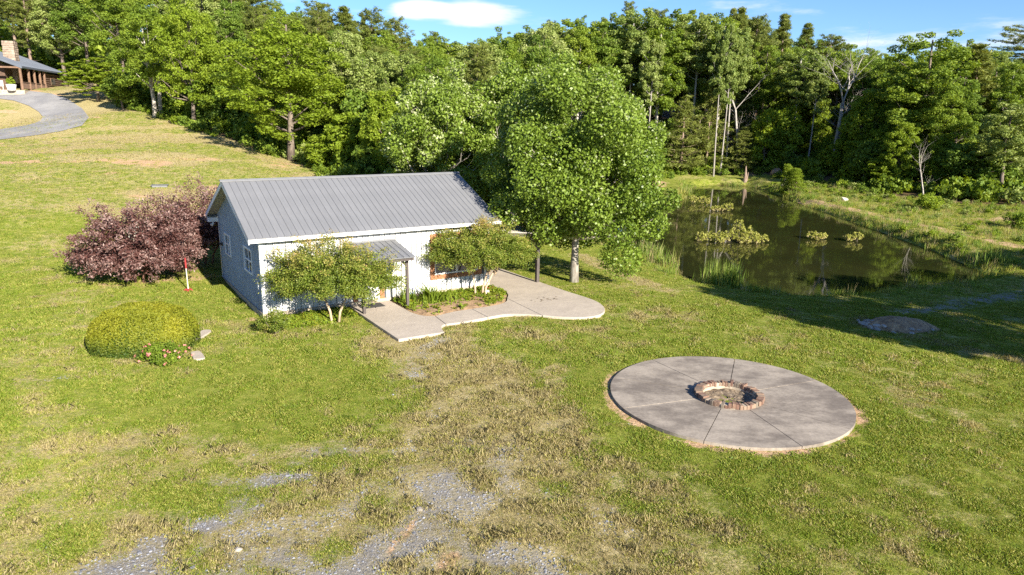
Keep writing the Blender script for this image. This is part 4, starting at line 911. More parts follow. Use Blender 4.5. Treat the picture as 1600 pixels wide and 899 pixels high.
dead_tree('forked', 17, 2.2, 14, .12, .10, dens=.7)
# twin-trunk broadleaf
H_, W_, tm_, cm_ = PROTO['broad_a']
mb = MB()
for s in (-1, 1): mb.tube([(.32*s, 0, -.4), (.30*s, .05, 2), (.5*s, 0, 6), (.9*s, .2, 11)], [.24+.04*s, .2, .15, .05], 7)
for a in np.linspace(0, 6, 16): mb.tube([(.4*cos(a), .1, 3.5+a*.9), (2.3*cos(a*2.4), 2.3*sin(a*2.4), 6+a)], [.07, .02], 4, False)
reg('twin', 15, 8.4, mb.mesh('trunk', M['bark_pale'], True), cm_)

def place(kind, x, y, hgt, wid, rz, label, group=None, name=None, lean=0, cat='tree'):
    H0, W0, tm, cm = PROTO[kind]; nm = name or {'pine': 'pine_tree', 'youn': 'young_pine', 'umbr': 'pine_tree', 'cypr': 'young_cypress', 'snag': 'dead_tree', 'lean': 'dead_tree', 'fork': 'dead_tree'}.get(kind[:4], 'broadleaf_tree')
    e = empty(nm, (x, y, H1(x, y)-.05), rz, label=label, cat=cat, group=group); sc = (wid/W0, wid/W0, hgt/H0); e.scale = sc
    if lean: e.rotation_euler = (0, lean, 0)
    link('trunk', tm, e)
    if cm: link('crown', cm, e)
    return e
def tree(kind, px, Y, top, wpx, label, group=None, rz=None, name=None, cat='tree'):
    p = atY(px, 200, Y); t = atY(px, top, Y); g = H1(p[0], p[1]); return place(kind, float(p[0]), float(Y), float(t[2]-g), wpx/F_PX*Y*1.04, (px*.37) % 6.28 if rz is None else rz, label, group, name, cat=cat)
T_ = [
 ('pine_a', 14, 104, -70, 62, 'tall pine with a bare pale trunk rising left of the stone chimney'),
 ('pine_a', 42, 102, -85, 60, 'tall straight pine rising over the log house roof just right of the chimney'),
 ('pine_b', 62, 100, -60, 56, 'tall pine with long bare trunk over the middle of the log house roof'),
 ('pine_a', -18, 100, -90, 70, 'tall pine at the left edge behind the log house'),
 ('pine_b', 88, 112, -70, 60, 'pine standing behind the pale broadleaf tree by the log house'),
 ('pale_a', 112, 99, -28, 92, 'pale green broadleaf tree hanging over the right end of the log house roof'),
 ('tall_c', 150, 97, -70, 90, 'tall dark green tree behind the layered yellow-green tree'),
 ('layered', 158, 81, 84, 104, 'low yellow-green tree with layered branches right of the log house'),
 ('broad_b', 205, 84, -60, 105, 'tall mid green tree between the layered tree and the twin-trunk tree'),
 ('twin', 249, 73, -8, 128, 'green tree with two pale trunks at the top edge of the lawn slope'),
 ('bright_a', 303, 69, -32, 120, 'bright green tree with one pale trunk downhill of the twin-trunk tree'),
 ('understory', 345, 70, 105, 80, 'dark green tree in the gap between the two bright trees on the slope'),
 ('understory', 196, 76, 108, 66, 'small bushy tree in the shade left of the twin-trunk tree'),
 ('pine_b', 352, 88, -30, 90, 'brownish green pine behind the dark gap in the slope trees'),
 ('pine_b', 398, 92, -40, 80, 'tall pine rising behind the biggest oak on the slope'),
 ('bright_a', 452, 60.5, 2, 214, 'biggest broad oak, bright green, above the near end of the forest edge'),
 ('pine_b', 505, 80, 0, 84, 'pine showing over the right shoulder of the biggest oak'),
 ('pine_c', 545, 78, 12, 86, 'pine on the skyline just left of the gap of open sky'),
 ('pine_b', 583, 86, 12, 70, 'thin-crowned pine on the skyline beside the gap of open sky'),
 ('pine_b', 618, 88, 26, 62, 'last pine on the skyline before the lower treetops'),
 ('slender', 572, 62, 62, 62, 'narrow drooping grey-green tree left of the pale-topped maples'),
 ('slender', 598, 64, 88, 56, 'second narrow drooping tree, smaller, touching the pale-topped maples'),
 ('sapling', 545, 56, 168, 84, 'yellow-green young tree at the foot of the forest edge behind the roof'),
 ('sapling', 500, 57, 208, 60, 'small bright green tree under the biggest oak'),
 ('sapling', 587, 54, 190, 62, 'small yellowish tree between the forest edge and the pale-topped maples'),
 ('broad_b', 655, 96, 50, 80, 'rounded treetop right of the last skyline pine'),
 ('tall_a', 702, 98, 46, 74, 'green treetop low under the larger white cloud'),
 ('broad_b', 745, 95, 55, 66, 'dark treetop left of the tallest pale-topped maple'),
 ('tall_c', 783, 99, 26, 62, 'dark green treetop just above the middle maple'),
 ('tall_a', 822, 96, 26, 80, 'treetop against the sky above the middle maple, slightly paler'),
 ('tall_b', 866, 97, 14, 74, 'pale-leaved tall tree behind the hero maple crown top'),
 ('tall_c', 905, 100, 18, 66, 'dark tall tree behind the top of the nearest maple'),
 ('tall_a', 942, 97, 4, 86, 'tall tree with open crown touching the top edge of the picture'),
 ('tall_b', 985, 95, -6, 84, 'very tall pale-barked tree left of the birches'),
 ('tall_a', 1028, 95, -4, 96, 'very tall broad tree above the left end of the pond'),
 ('tall_b', 1078, 96, 0, 92, 'tall pale-barked tree behind the young pines at the pond end'),
 ('tall_a', 1118, 97, 4, 88, 'tall tree right of the young pines with a pale trunk'),
 ('tall_b', 1140, 94, 24, 60, 'white-trunked tree left of the forked bare tree'),
 ('tall_b', 1121, 91.5, 18, 42, 'slim white-trunked tree, left one of a close pair behind the young pines'),
 ('tall_b', 1131, 92.0, 30, 44, 'slim white-trunked tree, right one of a close pair behind the young pines'),
 ('tall_b', 1012, 92.0, 40, 48, 'slim white-trunked tree left of the feathery young pines'),
 ('tall_b', 1268, 90.0, 74, 46, 'slim white-trunked tree close to the left side of the big dead tree'),
 ('pine_b', 1160, 104, 28, 70, 'pine behind the forked bare tree'),
 ('forked', 1160, 93, 70, 80, 'forked bare pale tree at the far end of the pond'),
 ('young_pine', 1068, 92.5, 152, 84, 'feathery young pine at the left far corner of the pond'),
 ('young_pine', 1108, 93.5, 132, 78, 'taller feathery young pine at the far end of the pond'),
 ('young_pine', 1165, 92, 200, 58, 'small thin young pine rooted at the water line of the pond'),
 ('pine_c', 1210, 108, 24, 66, 'pointed pine, left one of the row of pointed tops'),
 ('pine_c', 1246, 110, 38, 60, 'pointed pine, middle one of the row of pointed tops'),
 ('pine_b', 1285, 108, 52, 66, 'pointed pine behind the big white dead tree'),
 ('tall_b', 1243, 92, 62, 92, 'green tree with a white trunk left of the big dead tree'),
 ('sapling', 1200, 92, 165, 64, 'light green young tree at the pond bank above the boulder'),
 ('snag', 1308, 86, 42, 134, 'big white dead tree with bare spreading branches beyond the pond'),
 ('tall_c', 1335, 96, 60, 96, 'dark tree filling the gap behind the bright tree and the dead tree'),
 ('bright_b', 1352, 82, 128, 88, 'bright yellow-green tree standing right of the big dead tree'),
 ('broad_a', 1398, 88, 66, 104, 'green tree between the bright yellow-green tree and the tallest one on the right'),
 ('broad_b', 1432, 78, 24, 150, 'tallest broad green tree on the right side of the pond'),
 ('broad_a', 1470, 75, 110, 108, 'rounded green tree leaning out below the tallest right-hand tree'),
 ('pine_c', 1512, 80, 70, 112, 'grey-green pine right of the tallest broad tree'),
 ('umbrella_pine', 1588, 104, 34, 104, 'dark flat-topped pine against the sky at the right corner'),
 ('tall_c', 1545, 86, 80, 90, 'dark tree between the grey-green pine and the right edge'),
 ('pale_a', 1582, 68, 146, 108, 'pale-leaved tree at the right edge beyond the dam'),
 ('leaning_snag', 1464, 64, 205, 60, 'thin bare leaning tree in front of the dark woods on the right'),
 ('understory', 1548, 70, 225, 84, 'dark bushy tree in the shade left of the pale-leaved right edge tree'),
 ('understory', 1500, 72, 215, 70, 'dark small tree behind the thin leaning bare tree'),
 ('bright_b', 1392, 76, 232, 76, 'bushy green young tree below the tallest right-hand tree'),
 ('sapling', 1308, 84, 222, 44, 'small sapling at the foot of the big dead tree'),
 ('cypress', 1239, 77, 258, 26, 'small bright conical tree, left one of two side by side on the dam end'),
 ('cypress', 1254, 76, 264, 28, 'small bright conical tree, right one of two side by side on the dam end'),
]
T_.sort(key=lambda r: -r[2])
for r_ in T_: tree(*r_)

# the big maples near the building
def maple(px, Y, base_py, top_py, wpx, seed, n, label, trunkx=None, k=130, light=0, lowz=None, skew=0, size=.17):
    p = atY(px, 300, Y); x = p[0]; g = H1(x, Y); top = atY(px, top_py, Y)[2]-g; rx = wpx/F_PX*Y/2*1.03; base = lowz if lowz is not None else atY(px, base_py, Y)[2]-g
    rz = (top-base)/2
    cl = envelope_clumps(k, rx*.88, rz*.93, base, seed, (.13, .23), .22, inner=.10, flat=.9, holes=.06)
    rs = R(seed); cl[:, :2] *= (1+rs.uniform(-.08, .10, (len(cl), 1)))
    cl[:, 0] += skew*(cl[:, 2]/top)
    if lowz > 1: cl[:, 2] += -.30*cl[:, 0]*np.clip(1-(cl[:, 2]-base)/(top-base)*1.4, 0, 1)      # the crown hangs lower on its pond side
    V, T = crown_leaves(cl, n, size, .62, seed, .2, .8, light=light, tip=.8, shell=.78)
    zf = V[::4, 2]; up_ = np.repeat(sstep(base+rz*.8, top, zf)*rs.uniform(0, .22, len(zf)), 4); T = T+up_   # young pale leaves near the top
    e = empty('maple_tree', (float(x), float(Y), g-.03), label=label, cat='tree', group=None)
    tr = trunk_mesh('trunk', 'bark_pale', top*.8, .17, 60, seed, .24, .12, cl, n=10); link('trunk', tr, e)
    link('crown', quads_mesh('crown', V, T, M['leaf_maple']), e); return e
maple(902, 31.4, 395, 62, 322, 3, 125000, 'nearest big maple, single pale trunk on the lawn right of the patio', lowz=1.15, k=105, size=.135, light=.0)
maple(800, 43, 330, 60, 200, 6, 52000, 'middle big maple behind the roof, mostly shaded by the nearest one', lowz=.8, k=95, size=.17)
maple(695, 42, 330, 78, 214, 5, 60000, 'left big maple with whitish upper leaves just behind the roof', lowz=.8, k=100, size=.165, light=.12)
# trees standing off to the right; their long shadows cross the lawn
for (s, t, hh, ww, lab) in ((27.2, -7.0, 12.2, 8.6, 'tall-trunked tree casting the tip of the long shadow by the pond'), (34, -8.2, 11.6, 8.5, 'tall-trunked tree casting the shadow over the rubble heap'), (39.5, -8.5, 11, 8, 'tall-trunked tree shading the dirt track'), (47, -9.5, 11.4, 8, 'tall-trunked tree shading the corner of the dam')):
    x = .814*s-.581*t; y = .581*s+.814*t; place('shade_tree', x, y, hh, ww, s, lab)

# ================================================================== scattered stuff (uncountable): geometry nodes on point sets
def scatter(name, P, yaw, scl, pick, sources, label=None, tilt=None):
    P = np.asarray(P, np.float32); n = len(P)
    me = bpy.data.meshes.new(name); me.vertices.add(n); me.vertices.foreach_set('co', P.ravel())
    rot = np.zeros((n, 3), np.float32); rot[:, 2] = yaw
    if tilt is not None: rot[:, :2] = tilt
    s = np.asarray(scl, np.float32); s = np.repeat(s[:, None], 3, 1) if s.ndim == 1 else s
    a = me.attributes.new('rot', 'FLOAT_VECTOR', 'POINT'); a.data.foreach_set('vector', rot.ravel())
    a = me.attributes.new('scl', 'FLOAT_VECTOR', 'POINT'); a.data.foreach_set('vector', s.ravel())
    a = me.attributes.new('pick', 'INT', 'POINT'); a.data.foreach_set('value', np.asarray(pick, np.int32))
    o = link(name, me, kind='stuff', label=label)
    ng = bpy.data.node_groups.new(name+'_nodes', 'GeometryNodeTree'); ng.interface.new_socket('Geometry', in_out='INPUT', socket_type='NodeSocketGeometry'); ng.interface.new_socket('Geometry', in_out='OUTPUT', socket_type='NodeSocketGeometry')
    N = ng.nodes; L = ng.links; gi = N.new('NodeGroupInput'); go = N.new('NodeGroupOutput'); ip = N.new('GeometryNodeInstanceOnPoints'); jn = N.new('GeometryNodeJoinGeometry')
    for m_ in reversed(sources):      # the join lists its inputs last to first
        so_ = bpy.data.objects.new(name+'_source', m_); oi = N.new('GeometryNodeObjectInfo'); oi.inputs['Object'].default_value = so_; oi.inputs['As Instance'].default_value = True; L.new(oi.outputs['Geometry'], jn.inputs[0])
    def attr(nm, t):
        x = N.new('GeometryNodeInputNamedAttribute'); x.data_type = t; x.inputs['Name'].default_value = nm; return x.outputs['Attribute']
    L.new(gi.outputs[0], ip.inputs['Points']); L.new(jn.outputs[0], ip.inputs['Instance']); ip.inputs['Pick Instance'].default_value = True
    L.new(attr('pick', 'INT'), ip.inputs['Instance Index']); L.new(attr('scl', 'FLOAT_VECTOR'), ip.inputs['Scale'])
    er = N.new('FunctionNodeEulerToRotation'); L.new(attr('rot', 'FLOAT_VECTOR'), er.inputs[0]); L.new(er.outputs[0], ip.inputs['Rotation'])
    L.new(ip.outputs[0], go.inputs[0]); md = o.modifiers.new('scatter', 'NODES'); md.node_group = ng; return o
def join_meshes(name, A, B):
    """trunk + crown as one source mesh keeping both materials"""
    import bmesh
    bm = bmesh.new(); bm.from_mesh(A); lay = bm.verts.layers.float.get('tint') or bm.verts.layers.float.new('tint'); bm.to_mesh(A2 := bpy.data.meshes.new('t')); bm.free()
    bm = bmesh.new(); bm.from_mesh(A2); nf = len(bm.faces); bm.from_mesh(B); bm.faces.ensure_lookup_table()
    for i, f in enumerate(bm.faces): f.material_index = 0 if i < nf else 1
    me = bpy.data.meshes.new(name); bm.to_mesh(me); bm.free(); me.materials.append(A.materials[0]); me.materials.append(B.materials[0]); return me
rs = R(99)
# deep woods behind the trees that can be told apart
SKY_X = [-200, 0, 300, 480, 560, 640, 700, 780, 850, 950, 1100, 1200, 1300, 1380, 1440, 1520, 1600, 1800]
SKY_Y = [-60, -60, -40, 20, 40, 55, 60, 60, 40, 20, 20, 50, 75, 80, 60, 85, 75, 60]
kinds = ['broad_a', 'broad_b', 'tall_a', 'tall_b', 'tall_c', 'pine_b', 'pine_c', 'pale_a', 'understory']
srcs = [join_meshes('woodland_tree', PROTO[k][2], PROTO[k][3]) for k in kinds]
cand = np.c_[rs.uniform(-105, 110, 3400), rs.uniform(52, 150, 3400)]
sd = -sdist(HILL_EDGE, cand[:, 0], cand[:, 1])
vis = (np.abs(cand[:, 0]) < cand[:, 1]*.86+6)
keep = (sd > np.where(cand[:, 0] < -42, 1.5, np.where(cand[:, 0] < 0, 6, 2.5))) & (np.abs(cand[:, 0]) < cand[:, 1]*.76+3) & ((cand[:, 1] > 94) | ((cand[:, 0] > 44) & (cand[:, 1] > 74)) | (cand[:, 0] < 4)) & vis & (sdist(POND, cand[:, 0], cand[:, 1]) > 2.5) & (np.hypot(cand[:, 0]+60, cand[:, 1]-95) > 12)
cand = cand[keep]; sd = sd[keep]
acc_ = []
for i, (x, y) in enumerate(cand):
    if all((x-a)**2+(y-b)**2 > (2.7 if y < 100 else 4.2)**2 for a, b in acc_): acc_.append((x, y))
A = np.array(acc_); sdA = -sdist(HILL_EDGE, A[:, 0], A[:, 1]); zg = height(A[:, 0], A[:, 1])
pxA = 800+F_PX*A[:, 0]/A[:, 1]*.97; sky = np.interp(pxA, SKY_X, SKY_Y)+rs.uniform(0, 45, len(A))
ztop = CAM_H+(182-(pxA-800)*-.0166-sky)/F_PX*A[:, 1]*1.02
hh = np.clip(ztop-zg, 5, 24); near = sdA < 6; pk = rs.choice([0, 1, 2, 3, 4, 5, 6, 7], len(A), p=[.15, .15, .15, .1, .2, .12, .05, .08])
low = (near & (rs.rand(len(A)) < .6)) | ((A[:, 0] < -45) & (rs.rand(len(A)) < .45)); pk[low] = 8; hh = np.where(low, np.minimum(hh, rs.uniform(4, 8, len(A))), hh)
H0 = np.array([PROTO[k][0] for k in kinds]); sz = hh/H0[pk]; sxy = np.clip(sz*rs.uniform(.85, 1.2, len(A)), .75, 1.35)
scatter('woodland', np.c_[A, zg-.1], rs.uniform(0, 6.28, len(A)), np.c_[sxy, sxy, sz], pk, srcs, 'mixed woods filling the background behind the nearer trees')
# forest-edge undergrowth
def bush_mesh(name, mat, rx, rz, n, size, seed, k=10, up=.3):
    cl = envelope_clumps(k, rx*.8, rz, 0, seed, (.3, .5)); V, T = crown_leaves(cl, n, size, .55, seed, up, .9, shell=.4); V[:, 2] = np.maximum(V[:, 2], 0); return quads_mesh(name, V, T, M[mat])
bsrc = [bush_mesh('u', m, .9, .55, 420, .22, i+3) for i, m in enumerate(('leaf_green', 'leaf_bright', 'leaf_dark', 'leaf_pale'))]
pts = []
E_ = HILL_EDGE[:20]
for (a, b) in zip(E_[:-1], E_[1:]):
    L_ = np.hypot(*(b-a)); m = int(L_*2.6); t = rs.rand(m)[:, None]; nrm = np.array([-(b-a)[1], (b-a)[0]])/L_
    pts.append(a+(b-a)*t+nrm*(rs.exponential(1.8, m)-.8)[:, None])
pts = np.concatenate(pts); pts = pts[(sdist(POND, pts[:, 0], pts[:, 1]) > .3)]
n = len(pts); scatter('undergrowth', np.c_[pts, height(pts[:, 0], pts[:, 1])-.1], rs.uniform(0, 6.28, n), rs.uniform(.35, 1.0, n), rs.choice(4, n, p=[.4, .27, .25, .08]), bsrc, 'low bushes and brambles along the edge of the woods')
# leafy young growth that closes the foot of the woods
esrc = [join_meshes('thicket_tree', PROTO[k][2], PROTO[k][3]) for k in ('bright_b', 'understory', 'sapling', 'pale_a')]; eh_ = np.array([11, 7.5, 5.5, 14])
pts = []
for (a, b) in zip(E_[8:-1], E_[9:]):
    L_ = np.hypot(*(b-a)); m = int(L_*.9); t = rs.rand(m)[:, None]; nrm = np.array([-(b-a)[1], (b-a)[0]])/L_; pts.append(a+(b-a)*t-nrm*(-1*rs.uniform(1.5, 8, m))[:, None])
for (a, b) in zip(E_[2:8], E_[3:9]):
    L_ = np.hypot(*(b-a)); m = int(L_*.35); t = rs.rand(m)[:, None]; nrm = np.array([-(b-a)[1], (b-a)[0]])/L_; pts.append(a+(b-a)*t-nrm*(-1*rs.uniform(3, 8, m))[:, None])
pts = np.concatenate(pts); pts = pts[((pts[:, 1] < 84) | (rs.rand(len(pts)) < .35) | (pts[:, 0] > 36)) & (sdist(POND, pts[:, 0], pts[:, 1]) > 1.5) & (sdist(HILL_EDGE, pts[:, 0], pts[:, 1]) < -.8)]; n = len(pts); pk_ = rs.choice(4, n, p=[.3, .3, .25, .15]); hgt_ = rs.uniform(3, 8.5, n)
scatter('thicket', np.c_[pts, height(pts[:, 0], pts[:, 1])-.2], rs.uniform(0, 6.28, n), hgt_/eh_[pk_], pk_, esrc, 'young leafy growth closing the foot of the woods')
m = 5200; Yf = rs.uniform(50, 118, m); xy = np.c_[rs.uniform(-.8, .8, m)*Yf, Yf]; ok = (sdist(HILL_EDGE, xy[:, 0], xy[:, 1]) < -1.2) & (sdist(POND, xy[:, 0], xy[:, 1]) > 1.5) & (np.hypot(xy[:, 0]+60, xy[:, 1]-95) > 11)
xy = xy[ok]; n = len(xy); scatter('forest_floor_brush', np.c_[xy, height(xy[:, 0], xy[:, 1])-.15], rs.uniform(0, 6.28, n), rs.uniform(.8, 2.1, n)*np.where((xy[:, 0] < -38) & (xy[:, 1] > 96), 2.4, 1), rs.choice(4, n, p=[.4, .22, .3, .08]), bsrc, 'brush and saplings covering the floor of the woods')
# weeds on the dam and its far side
m = 1500; xy = np.c_[rs.uniform(27, 44, m), rs.uniform(36, 84, m)]; w = sdist(HILL_EDGE, xy[:, 0], xy[:, 1]); pathd = segd(xy[:, 0], xy[:, 1], [(28.6, 72), (29.6, 60), (30.2, 52), (30.8, 45), (33, 39), (38, 33)])
edge_d = segd(xy[:, 0], xy[:, 1], [(29.5, 80), (28.5, 66), (27.4, 53), (26.8, 44)])
ok = (sdist(POND, xy[:, 0], xy[:, 1]) > .2) & (w > -1) & (pathd > .9) & ((np.hypot(xy[:, 0]-40, xy[:, 1]-57) > 3.2)) & (rs.rand(m) < np.where(w < 5, .5, .14))
xy = xy[ok]; n = len(xy); scatter('weeds', np.c_[xy, height(xy[:, 0], xy[:, 1])-.05], rs.uniform(0, 6.28, n), rs.uniform(.18, .5, n), rs.choice(4, n, p=[.3, .4, .05, .25]), bsrc, 'rank weeds and seedling shrubs on and behind the dam')

# grass
def tuft(name, mat, n, h, w, spread, seed, lean=.45):
    r = R(seed); base = np.c_[r.normal(0, spread, (n, 2)), np.full(n, -.01)]; a = r.uniform(0, 6.28, n); hh_ = h*r.uniform(.55, 1.2, n); ln = lean*r.uniform(.2, 1.2, n)*hh_
    d = np.c_[np.cos(a), np.sin(a), np.zeros(n)]; p = np.c_[-np.sin(a), np.cos(a), np.zeros(n)]*w*.5*r.uniform(.7, 1.3, n)[:, None]
    b2 = r.uniform(0, 6.28, n); p = np.c_[np.cos(b2), np.sin(b2), np.zeros(n)]*w*.5*r.uniform(.7, 1.3, n)[:, None]
    mid = base+d*ln[:, None]*.35+np.c_[np.zeros((n, 2)), hh_*.55]; tip = base+d*ln[:, None]+np.c_[np.zeros((n, 2)), hh_]
    V = np.stack([base-p, base+p, mid+p*.9, tip, mid-p*.9], 1).reshape(-1, 3); T = np.repeat(r.uniform(.15, .85, n), 5); return quads_mesh(name, V, T, M[mat], 5)
gsrc = [tuft('g', 'grass_green', 16, .046, .013, .06, 1, .9), tuft('g', 'grass_green', 9, .034, .034, .055, 2, 1.3), tuft('g', 'grass_olive', 16, .045, .012, .065, 3, 1.0), tuft('g', 'grass_dry', 14, .052, .009, .07, 4, 1.2), tuft('g', 'grass_dry', 9, .10, .008, .045, 5, .8)]
def lawn_ok(x, y):
    ok = sdist(POND, x, y) > .25
    lx = (x-HO[0])*hx[0]+(y-HO[1])*hx[1]; ly = (x-HO[0])*hy[0]+(y-HO[1])*hy[1]
    ok &= ~((lx > -.08) & (lx < BW+.08) & (ly > -.08) & (ly < BD+.08))
    for s_ in slabs+[bedp]: ok &= sdist(s_, lx, ly) > .03
    ok &= np.hypot(x-SCX, y-SCY) > SR+.16*(.4+vnoise(np.arctan2(y-SCY, x-SCX)*5, x*0, 4))+.02
    return ok
def sample(y0, y1, dens, seed):
    r = R(seed); m = int(dens*(y1-y0)*(y0+y1)*1.10); y = np.sqrt(r.uniform(y0*y0, y1*y1, m)); x = r.uniform(-1.12, 1.12, m)*y; return x, y
P_ = []
for (y0, y1, dn, sc) in ((9, 14, 720, .78), (14, 20, 430, .9), (20, 30, 200, 1.1), (30, 45, 70, 1.4), (45, 75, 22, 2.0)):
    x, y = sample(y0, y1, dn, int(y0)); d, g_, s_, f_ = masks(x, y); nz = fbm(x*1.3, y*1.3, 41, 4); nf = fbm(x*5, y*5, 47, 3)
    cover = 1.05-.95*sstep(.35, .8, g_+(nz-.5)*1.3)-.75*sstep(.45, .8, s_+(nz-.5)*.8)-f_*1.2-.35*sstep(.5, .9, d+(nz-.5)*.9)
    cover *= .48+.9*sstep(.36, .62, nf)
    ok = lawn_ok(x, y) & (np.random.RandomState(5).rand(len(x)) < cover)
    x, y, d, nz = x[ok], y[ok], d[ok], nz[ok]; pdry = sstep(.30, .85, d+(nz-.5)*1.1)
    u = np.random.RandomState(6).rand(len(x)); pick = np.where(u < pdry*.75, np.where(u < pdry*(.13 if y0 < 30 else 0), 4, 3), np.where(u < pdry*.75+.42, 2, np.where(u > .8, 1, 0)))
    lump_ = (.55+1.0*sstep(.35, .68, fbm(x*2.3, y*2.3, 71, 3))) if y0 < 30 else .8
    P_.append(np.c_[x, y, pick, np.random.RandomState(7).uniform(.6, 1.35, len(x))*sc*lump_])
G_ = np.concatenate(P_); n = len(G_); print('grass tufts', n)
scatter('grass', np.c_[G_[:, :2], height(G_[:, 0], G_[:, 1])], rs.uniform(0, 6.28, n), np.c_[G_[:, 3], G_[:, 3], np.minimum(G_[:, 3], 2.0)], G_[:, 2].astype(int), gsrc, 'lawn grass, green and dry, round the building and the pad')
# loose gravel
x, y = sample(9, 24, 300, 77); d, g_, s_, f_ = masks(x, y); nz = fbm(x*1.3, y*1.3, 41, 4)
ok = lawn_ok(x, y) & (rs.rand(len(x)) < sstep(.35, .8, g_+(nz-.5)*1.3)*.9+.03*sstep(.4, .8, d)); x, y = x[ok], y[ok]; n = len(x)
def pebble_mesh(seed):
    m_ = rock_mesh(seed, 8, name='pebble', mat='pebble'); return m_
import bmesh
def low_rock(seed, mat='pebble'):
    r = random.Random(seed); bm = bmesh.new(); bmesh.ops.create_icosphere(bm, subdivisions=1, radius=1)
    for v in bm.verts: v.co = Vector((v.co.x*r.uniform(.7, 1.2), v.co.y*r.uniform(.7, 1.2), v.co.z*r.uniform(.4, .8)))
    me = bpy.data.meshes.new('pebble'); bm.to_mesh(me); bm.free(); me.materials.append(M[mat]); return me
scatter('gravel', np.c_[x, y, height(x, y)+.004], rs.uniform(0, 6.28, n), np.clip(rs.lognormal(-4.25, .4, n), .006, .05), rs.choice(3, n), [low_rock(i) for i in range(3)], 'loose grey gravel in worn patches of the lawn')
# rough tall grass round the water
def tall(name, mat, n, h, w, spread, seed, lean=.35): return tuft(name, mat, n, h, w, spread, seed, lean)
tsrc = [tall('t', 'reed', 26, .62, .022, .16, 11), tall('t', 'grass_olive', 30, .5, .018, .18, 12), tall('t', 'grass_dry', 22, .75, .014, .14, 13, .3), tall('t', 'grass_green', 26, .36, .026, .2, 14)]
xy = []
n_p = len(POND)
for i in range(n_p):
    a, b = POND[i], POND[(i+1) % n_p]; L_ = np.hypot(*(b-a)); m = int(L_*(15 if a[1] < 70 else 8)); t = rs.rand(m)[:, None]; nrm = np.array([(b-a)[1], -(b-a)[0]])/L_
    wdt = 2.4 if 5 <= i <= 12 else 1.0
    if i in (0, 1, 2): wdt = 1.3
    q = a+(b-a)*t; off = (rs.gamma(1.6, .42, m)*wdt-.15)[:, None]
    for sgn in (1, -1):
        c = q+nrm*off*sgn; o_ = sdist(POND, c[:, 0], c[:, 1]); c = c[o_ > -.12]; 
        if len(c) > m*.4: xy.append(c)
xy = np.concatenate(xy); xy = xy[(xy[:, 1] > 31)]; n = len(xy); sdp = sdist(POND, xy[:, 0], xy[:, 1])
far_ = sstep(40, 80, xy[:, 1]); clump = fbm(xy[:, 0]*.9, xy[:, 1]*.9, 61, 3); nearshore = (xy[:, 1] < 38) & (xy[:, 0] < 20)
sc = rs.uniform(.5, 1.15, n)*(.55+1.1*sstep(.35, .7, clump))*np.where(nearshore, .55, 1)*np.where(sdp > 1.2, .75, 1)*np.where(xy[:, 0] > 20, .62, 1)
scatter('bank_grass', np.c_[xy, height(xy[:, 0], xy[:, 1])-.03], rs.uniform(0, 6.28, n), sc, np.where(clump > .52, rs.choice(4, n, p=[.4, .3, .1, .2]), rs.choice(4, n, p=[.2, .4, .25, .15])), tsrc, 'rough tall grass along the pond banks')
# dam rough grass
m = 5200; xy = np.c_[rs.uniform(26.5, 46, m), rs.uniform(35, 80, m)]; pathd = segd(xy[:, 0], xy[:, 1], [(28.6, 72), (29.6, 60), (30.2, 52), (30.8, 45), (33, 39), (38, 33)])
ok = (sdist(POND, xy[:, 0], xy[:, 1]) > .2) & (sdist(HILL_EDGE, xy[:, 0], xy[:, 1]) > -.5) & (pathd > .75*rs.rand(m)+.35) & (np.hypot((xy[:, 0]-39.8)/1.5, xy[:, 1]-57.3) > 1.7)
xy = xy[ok]; n = len(xy); scatter('dam_grass', np.c_[xy, height(xy[:, 0], xy[:, 1])-.05], rs.uniform(0, 6.28, n), rs.uniform(.35, .8, n), rs.choice(4, n, p=[.15, .45, .15, .25]), tsrc, 'rough grass on the dam and the ground beyond it')

# ================================================================== garden shrubs and bed plants
def multi_trunk(mat, feet, tops, r, seed, clumps):
    rr_ = random.Random(seed); mb = MB()
    for (fx, fy), (tx, ty, tz) in zip(feet, tops):
        mb.tube([(fx, fy, -.15), (fx*.8+tx*.2, fy*.8+ty*.2, tz*.35), (tx, ty, tz)], [r*1.15, r, r*.6], 7)
        near_ = sorted(clumps, key=lambda c: (c[0]-tx)**2+(c[1]-ty)**2)[:max(6, int(len(clumps)/len(feet)*.7))]
        for c in near_:
            a = Vector((tx, ty, tz*rr_.uniform(.75, 1))); b = Vector(c[:3]); mb.tube([a, a.lerp(b, .5)+Vector((0, 0, -.06)), b], [r*.45, r*.28, .006], 4, False)
    return mb.mesh('trunk', M[mat], True)
def spray_leaves(o, rx, ry, z0, z1, k, n, size, aspect, seed, up=.3, tipc=.5, low=-.25, width=.13, top=0):
    r = R(seed); o = np.array(o, float); d = unit(np.c_[r.normal(size=(k, 2)), np.abs(r.normal(size=k))*.9+low]); d[:, 2] = np.clip(d[:, 2], low, 1)
    d = d/np.linalg.norm(d, axis=1, keepdims=True); zc = o[2]; rz = np.where(d[:, 2] > 0, z1-zc, zc-z0)
    E = d*np.c_[np.full(k, rx), np.full(k, ry), rz]*r.uniform(.72, 1.1, k)[:, None]
    i = r.choice(k, n); t = r.uniform(0, 1, n)**.55; t = .30+.70*t
    P = o+E[i]*t[:, None]+r.normal(size=(n, 3))*width*(1.25-.75*t)[:, None]*np.array([1, 1, .8]); P[:, 2] += .10*np.sin(t*3)
    T = r.uniform(.2, .5, k)[i]+r.normal(0, .12, n)+tipc*np.clip(t-.72, 0, 1)*1.4+top*sstep(zc, z1, P[:, 2]); Nn = unit(unit(E[i])*.4+np.array([0, 0, up])+r.normal(size=(n, 3))*.7)
    V, T = leaf_arrays(P, Nn, size, aspect, r, T); return V, T, o+E*.55
